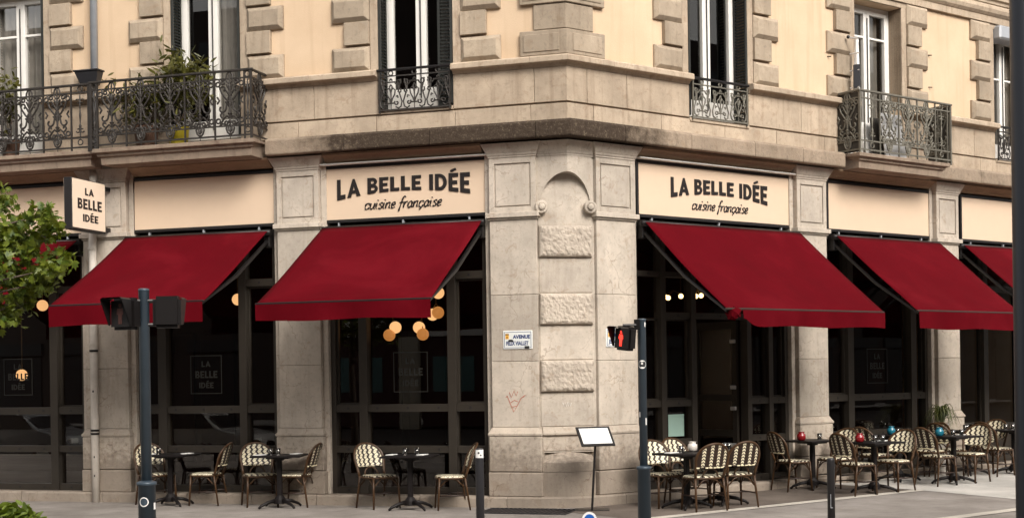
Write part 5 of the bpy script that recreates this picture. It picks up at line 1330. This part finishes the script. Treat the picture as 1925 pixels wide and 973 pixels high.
# grassy plant on a tall pale stand
pp = R.P(7.78, .24, 0); rg = random.Random(12)
t = thing('potted_grass', 'arching grassy plant in a tall pale pot beside the far window', 'plant', (pp.x, pp.y, gz(pp.x, pp.y)))
b = MB(); b.lathe([(.10, 0), (.105, .5), (.12, .84), (.125, .86), (.11, .86), (.10, .80)], 18); b.build('pot', WHITEG, t)
b = MB(); b.lathe([(.106, .82), (.001, .825)], 14); b.build('soil', SOIL, t)
b = MB()
for k in range(95):
    a = rg.uniform(0, 6.28); l = rg.uniform(.25, .50); o = len(b.v); n = 6; w_ = rg.uniform(.008, .014); dr = Vector((math.cos(a), math.sin(a), 0)); sd2 = Vector((-dr.y, dr.x, 0)); hh = rg.uniform(.5, 1.0)
    for i in range(n+1):
        c = i/n; q = dr*l*c*.8+Vector((0, 0, .83+hh*c*1.5-hh*1.5*c*c*rg.uniform(.98, 1.02)*1.05)); ww = w_*(1-c)**.6
        b.v += [tuple(q-sd2*ww), tuple(q+sd2*ww)]
    for i in range(n): b.f.append([o+2*i, o+2*i+1, o+2*i+3, o+2*i+2]); b.mi.append(0)
b.build('blades', LEAFD, t, recalc=False)

# ================================================================== lamps inside the shop
def pendant(F, u, d, globes, label, r=.092, mat=GLOBE):
    o0 = F.P(u, d, 3.95); t = thing('pendant_lamp', label, 'lamp', o0)
    zc = sum(g[2] for g in globes)/len(globes)
    b = MB(); b.tube([(0, 0, 0), (0, 0, zc+.05-3.95)], .009, 6); b.build('rod', BRASS, t)
    for gu, gd, gz_ in globes:
        q = F.P(gu, gd, gz_)-o0; b = MB(); b.sphere(q, r, 18, 12); b.build('globe', GLOBE2 if (mat is GLOBE and (gu, gd, gz_) in globes[1:2]) else mat, t, smooth=True)
        b = MB(); b.tube([(0, 0, zc+.05-3.95), (q.x*.5, q.y*.5, q.z+.12), (q.x, q.y, q.z+r*.95)], .007, 5); b.build('arm', BRASS, t)
pendant(L, 2.47, -1.5, [(2.43, -1.5, 3.02), (2.42, -1.45, 2.72), (2.56, -1.6, 2.70)], 'pendant lamp with stacked glowing globes inside the lettered avenue window, beside the awning edge')
pendant(L, 3.17, -1.5, [(3.13, -1.5, 2.516), (3.21, -1.45, 2.40)], 'pendant lamp with two globes inside the lettered avenue window, under the awning valance')
pendant(L, 2.72, -1.55, [(2.765, -1.55, 2.507), (2.668, -1.45, 2.40)], 'pendant lamp with two globes close to the window film lettering')
pendant(L, 5.79, -1.5, [(5.79, -1.5, 3.02)], 'single glowing globe lamp inside the window behind the two-headed pole')
pendant(L, 9.38, -1.5, [(9.38, -1.5, 3.03)], 'single glowing globe lamp seen below the leafy branch')
pendant(L, 9.35, -.9, [(9.36, -.9, 1.885)], 'low glowing globe lamp behind the window lettering left of the drainpipe')
pendant(R, 4.45, -2.5, [(4.098, -2.5, 3.03), (4.207, -2.55, 3.025), (4.452, -2.5, 3.055)], 'chandelier with three small bright bulbs above the entrance', .042, GLOBEW)
pendant(R, 4.88, -2.5, [(4.775, -2.5, 3.07), (4.85, -2.55, 3.065), (4.925, -2.5, 3.075)], 'chandelier with clustered bright bulbs beyond the entrance doorway', .042, GLOBEW)
# paper menus on the entrance glass
o = MB().box(R, 1.99, 2.30, -.222, -.218, .84, 1.16).build('menu_poster', TEALP); tag(o, 'pale green menu sheet taped inside the entrance glass', 'poster')

# ================================================================== the other side of the street, seen in the shop windows
def facade(name, label, mat, Pf, width, h, shopband, skip=None):
    """plain street building; Pf maps (x along, d toward us, z)"""
    t = thing(name, label, 'building', Pf(width/2, 0, -.4)); o0 = Pf(width/2, 0, -.4)
    class Q: P = staticmethod(lambda x, d, z: Pf(x, d, z)-o0)
    MB().box(Q, 0, width, -6, 0, 0, h).build('wall', mat, t)
    dk = plain('dark_shop_front', (.02, .017, .016), .4); wn = plain('dim_window', (.035, .04, .045), .2)
    n = int(width/3.4)
    for i in range(n):
        x = 1.0+i*3.4
        if name == 'street_building' and skip and skip[0]-2.6 < x < skip[1]: continue
        MB().box(Q, x, x+2.5, .002, .05, -.1, 2.9).build('shop_front', dk, t); MB().box(Q, x-.1, x+2.6, .002, .16, 3.0, 3.55).build('fascia', shopband[i % len(shopband)], t)
        for f in range(int((h-5)/3.2)): MB().box(Q, x+.6, x+1.8, .003, .04, 4.9+f*3.2, 7.0+f*3.2).build('window', wn, t)
    return t
FW = plain('grey_render', (.075, .058, .05), .9, var=.2); F1 = plain('pale_fascia', (.36, .35, .33), .5); F2 = plain('dark_fascia', (.03, .03, .03), .5)
facade('street_building', 'grey rendered building across the avenue, seen only mirrored in the shop glass', FW, lambda x, d, z: Vector((-38+x, -36+d, z)), 68, 18, [F2], (17, 26))
ob = [o for o in bpy.data.objects if o.name == 'street_building'][0]; ox, oy, oz = ob.location
class Q: P = staticmethod(lambda x, d, z: Vector((x, -36+d, z))-Vector((ox, oy, oz)))
WF = plain('white_fascia', (.85, .82, .78), .6); TL = plain('dim_poster', (.10, .22, .22), .5)
MB().box(Q, -19.9, -16.95, .05, .2, 3.50, 4.16).build('fascia', WF, ob); MB().box(Q, -15.65, -13.1, .05, .2, 3.46, 3.82).build('fascia', WF, ob)
MB().box(Q, -16.86, -15.97, .05, .3, -.4, 3.45).build('pier', plain('pale_pier', (.55, .50, .40), .9, var=.2), ob)
MB().box(Q, -20.4, -16.9, .004, .03, -.3, 3.48).box(Q, -15.9, -12.6, .004, .03, -.3, 3.44).build('shop_front', plain('maroon_shop_front', (.05, .014, .012), .6), ob)
for xa, xb in ((-19.63, -19.04), (-18.26, -17.7), (-15.41, -14.79), (-14.2, -13.6)): MB().box(Q, xa, xb, .04, .08, 1.15, 2.62).build('poster', TL, ob)
hx = [[(.33*math.cos(R_(60*k)), .33*math.sin(R_(60*k))) for k in range(6)], [(.19*math.cos(R_(60*k)), .19*math.sin(R_(60*k))) for k in range(6)]]
put('hexagon_mark', fill_mesh('hexagon', hx, .01), lambda x, y, z: Q.P(-17.76+y, .215+z, 3.83+x), F2, ob)
facade('street_building', 'grey rendered building across the side street, seen only mirrored in the entrance glass', FW, lambda x, d, z: R.P(-12+x, 34-d, z), 110, 18, [F2])
NB = plain('beige_render', (.42, .36, .29), .9, var=.2)
facade('neighbouring_building', 'plain beige building adjoining the avenue front beyond the leafy branch', NB, lambda x, d, z: L.P(12.6+x, d-.1, z), 18, 12, [F2])
facade('neighbouring_building', 'plain beige building adjoining the terrace front beyond the lamp post', NB, lambda x, d, z: R.P(12.6+x, d-.1, z), 18, 12, [F2])
def car(p, rz, col, label):
    t = thing('parked_car', label, 'car', p, rz); paint = plain('car_paint', col, .25, .3, coat=.6); gls = plain('car_glass', (.01, .012, .013), .08); ty = plain('tyre', (.012, .012, .012), .8)
    prof = [(-2.05, .32), (-2.12, .60), (-2.05, .88), (-1.75, .98), (-1.55, 1.28), (-1.15, 1.44), (.15, 1.46), (.65, 1.28), (1.12, .98), (1.85, .82), (2.08, .62), (2.08, .32)]
    b = MB(); n = len(prof)
    for y, ins in ((-.86, .0), (-.80, .0), (.80, .0), (.86, .0)):
        for x, z in prof: b.v.append((x, y*(1-.20*max(0, z-.9)/.55), z if abs(y) < .85 else z*.99))
    for k in range(3):
        for i in range(n): b.f.append([k*n+i, k*n+(i+1) % n, (k+1)*n+(i+1) % n, (k+1)*n+i]); b.mi.append(0)
    b.f += [list(range(n)), [3*n+i for i in range(n)][::-1]]; b.mi += [0, 0]; b.build('body', paint, t, bevel=.03)
    for sg in (-1, 1):
        b = MB(); y0, y1 = sg*.862, sg*.745
        for xa, xb, xc, xd in ((-1.48, -.32, -.32, -1.12), (-.24, .98, .58, -.24)):
            b.add([(xa, y0*.992, 1.0), (xb, y0*.992, 1.0), (xc, y1*.965, 1.36), (xd, y1*.965, 1.36)], [(0, 1, 2, 3)])
        b.build('side_glass', gls, t, recalc=False)
    b = MB(); b.add([(1.08, -.72, 1.0), (1.08, .72, 1.0), (.70, .62, 1.27), (.70, -.62, 1.27)], [(0, 1, 2, 3)]); 
    for i, v in enumerate(b.v): b.v[i] = (v[0]+.03, v[1], v[2]+.03)
    b.build('windscreen', gls, t, recalc=False)
    b = MB(); b.add([(-1.78, -.72, 1.0), (-1.78, .72, 1.0), (-1.60, .62, 1.25), (-1.60, -.62, 1.25)], [(0, 1, 2, 3)]); b.build('rear_screen', gls, t, recalc=False)
    for x in (-1.3, 1.3):
        for sg in (-1, 1):
            ax = Matrix.Rotation(math.pi/2, 3, 'X'); b = MB(); b.lathe([(.20, -.1), (.31, -.1), (.32, -.06), (.32, .06), (.31, .1), (.20, .1)], 20, (x, sg*.78, .32), ax=ax); o = b.build('wheel', ty, t)
            b = MB(); b.lathe([(.19, -.11), (.19, .11)], 14, (x, sg*.78, .32), ax=ax); b.build('rim', ALU, o)
    for sg in (-1, 1):
        MB().box(I, -2.14, -2.02, sg*.62-.14, sg*.62+.14, .68, .86).build('tail_lamp', plain('tail_lamp_red', (.4, .01, .01), .2), t, bevel=.02)
        MB().box(I, 1.98, 2.09, sg*.62-.16, sg*.62+.16, .62, .76).build('head_lamp', ENAM, t, bevel=.02)
car((-18.4, -12.6, -.42), 0, (.20, .21, .22), 'grey hatchback parked along the avenue kerb, mirrored left of the drainpipe')
car((-13.2, -12.6, -.42), 0, (.45, .45, .44), 'white hatchback parked along the avenue kerb, mirrored behind the signal pole')
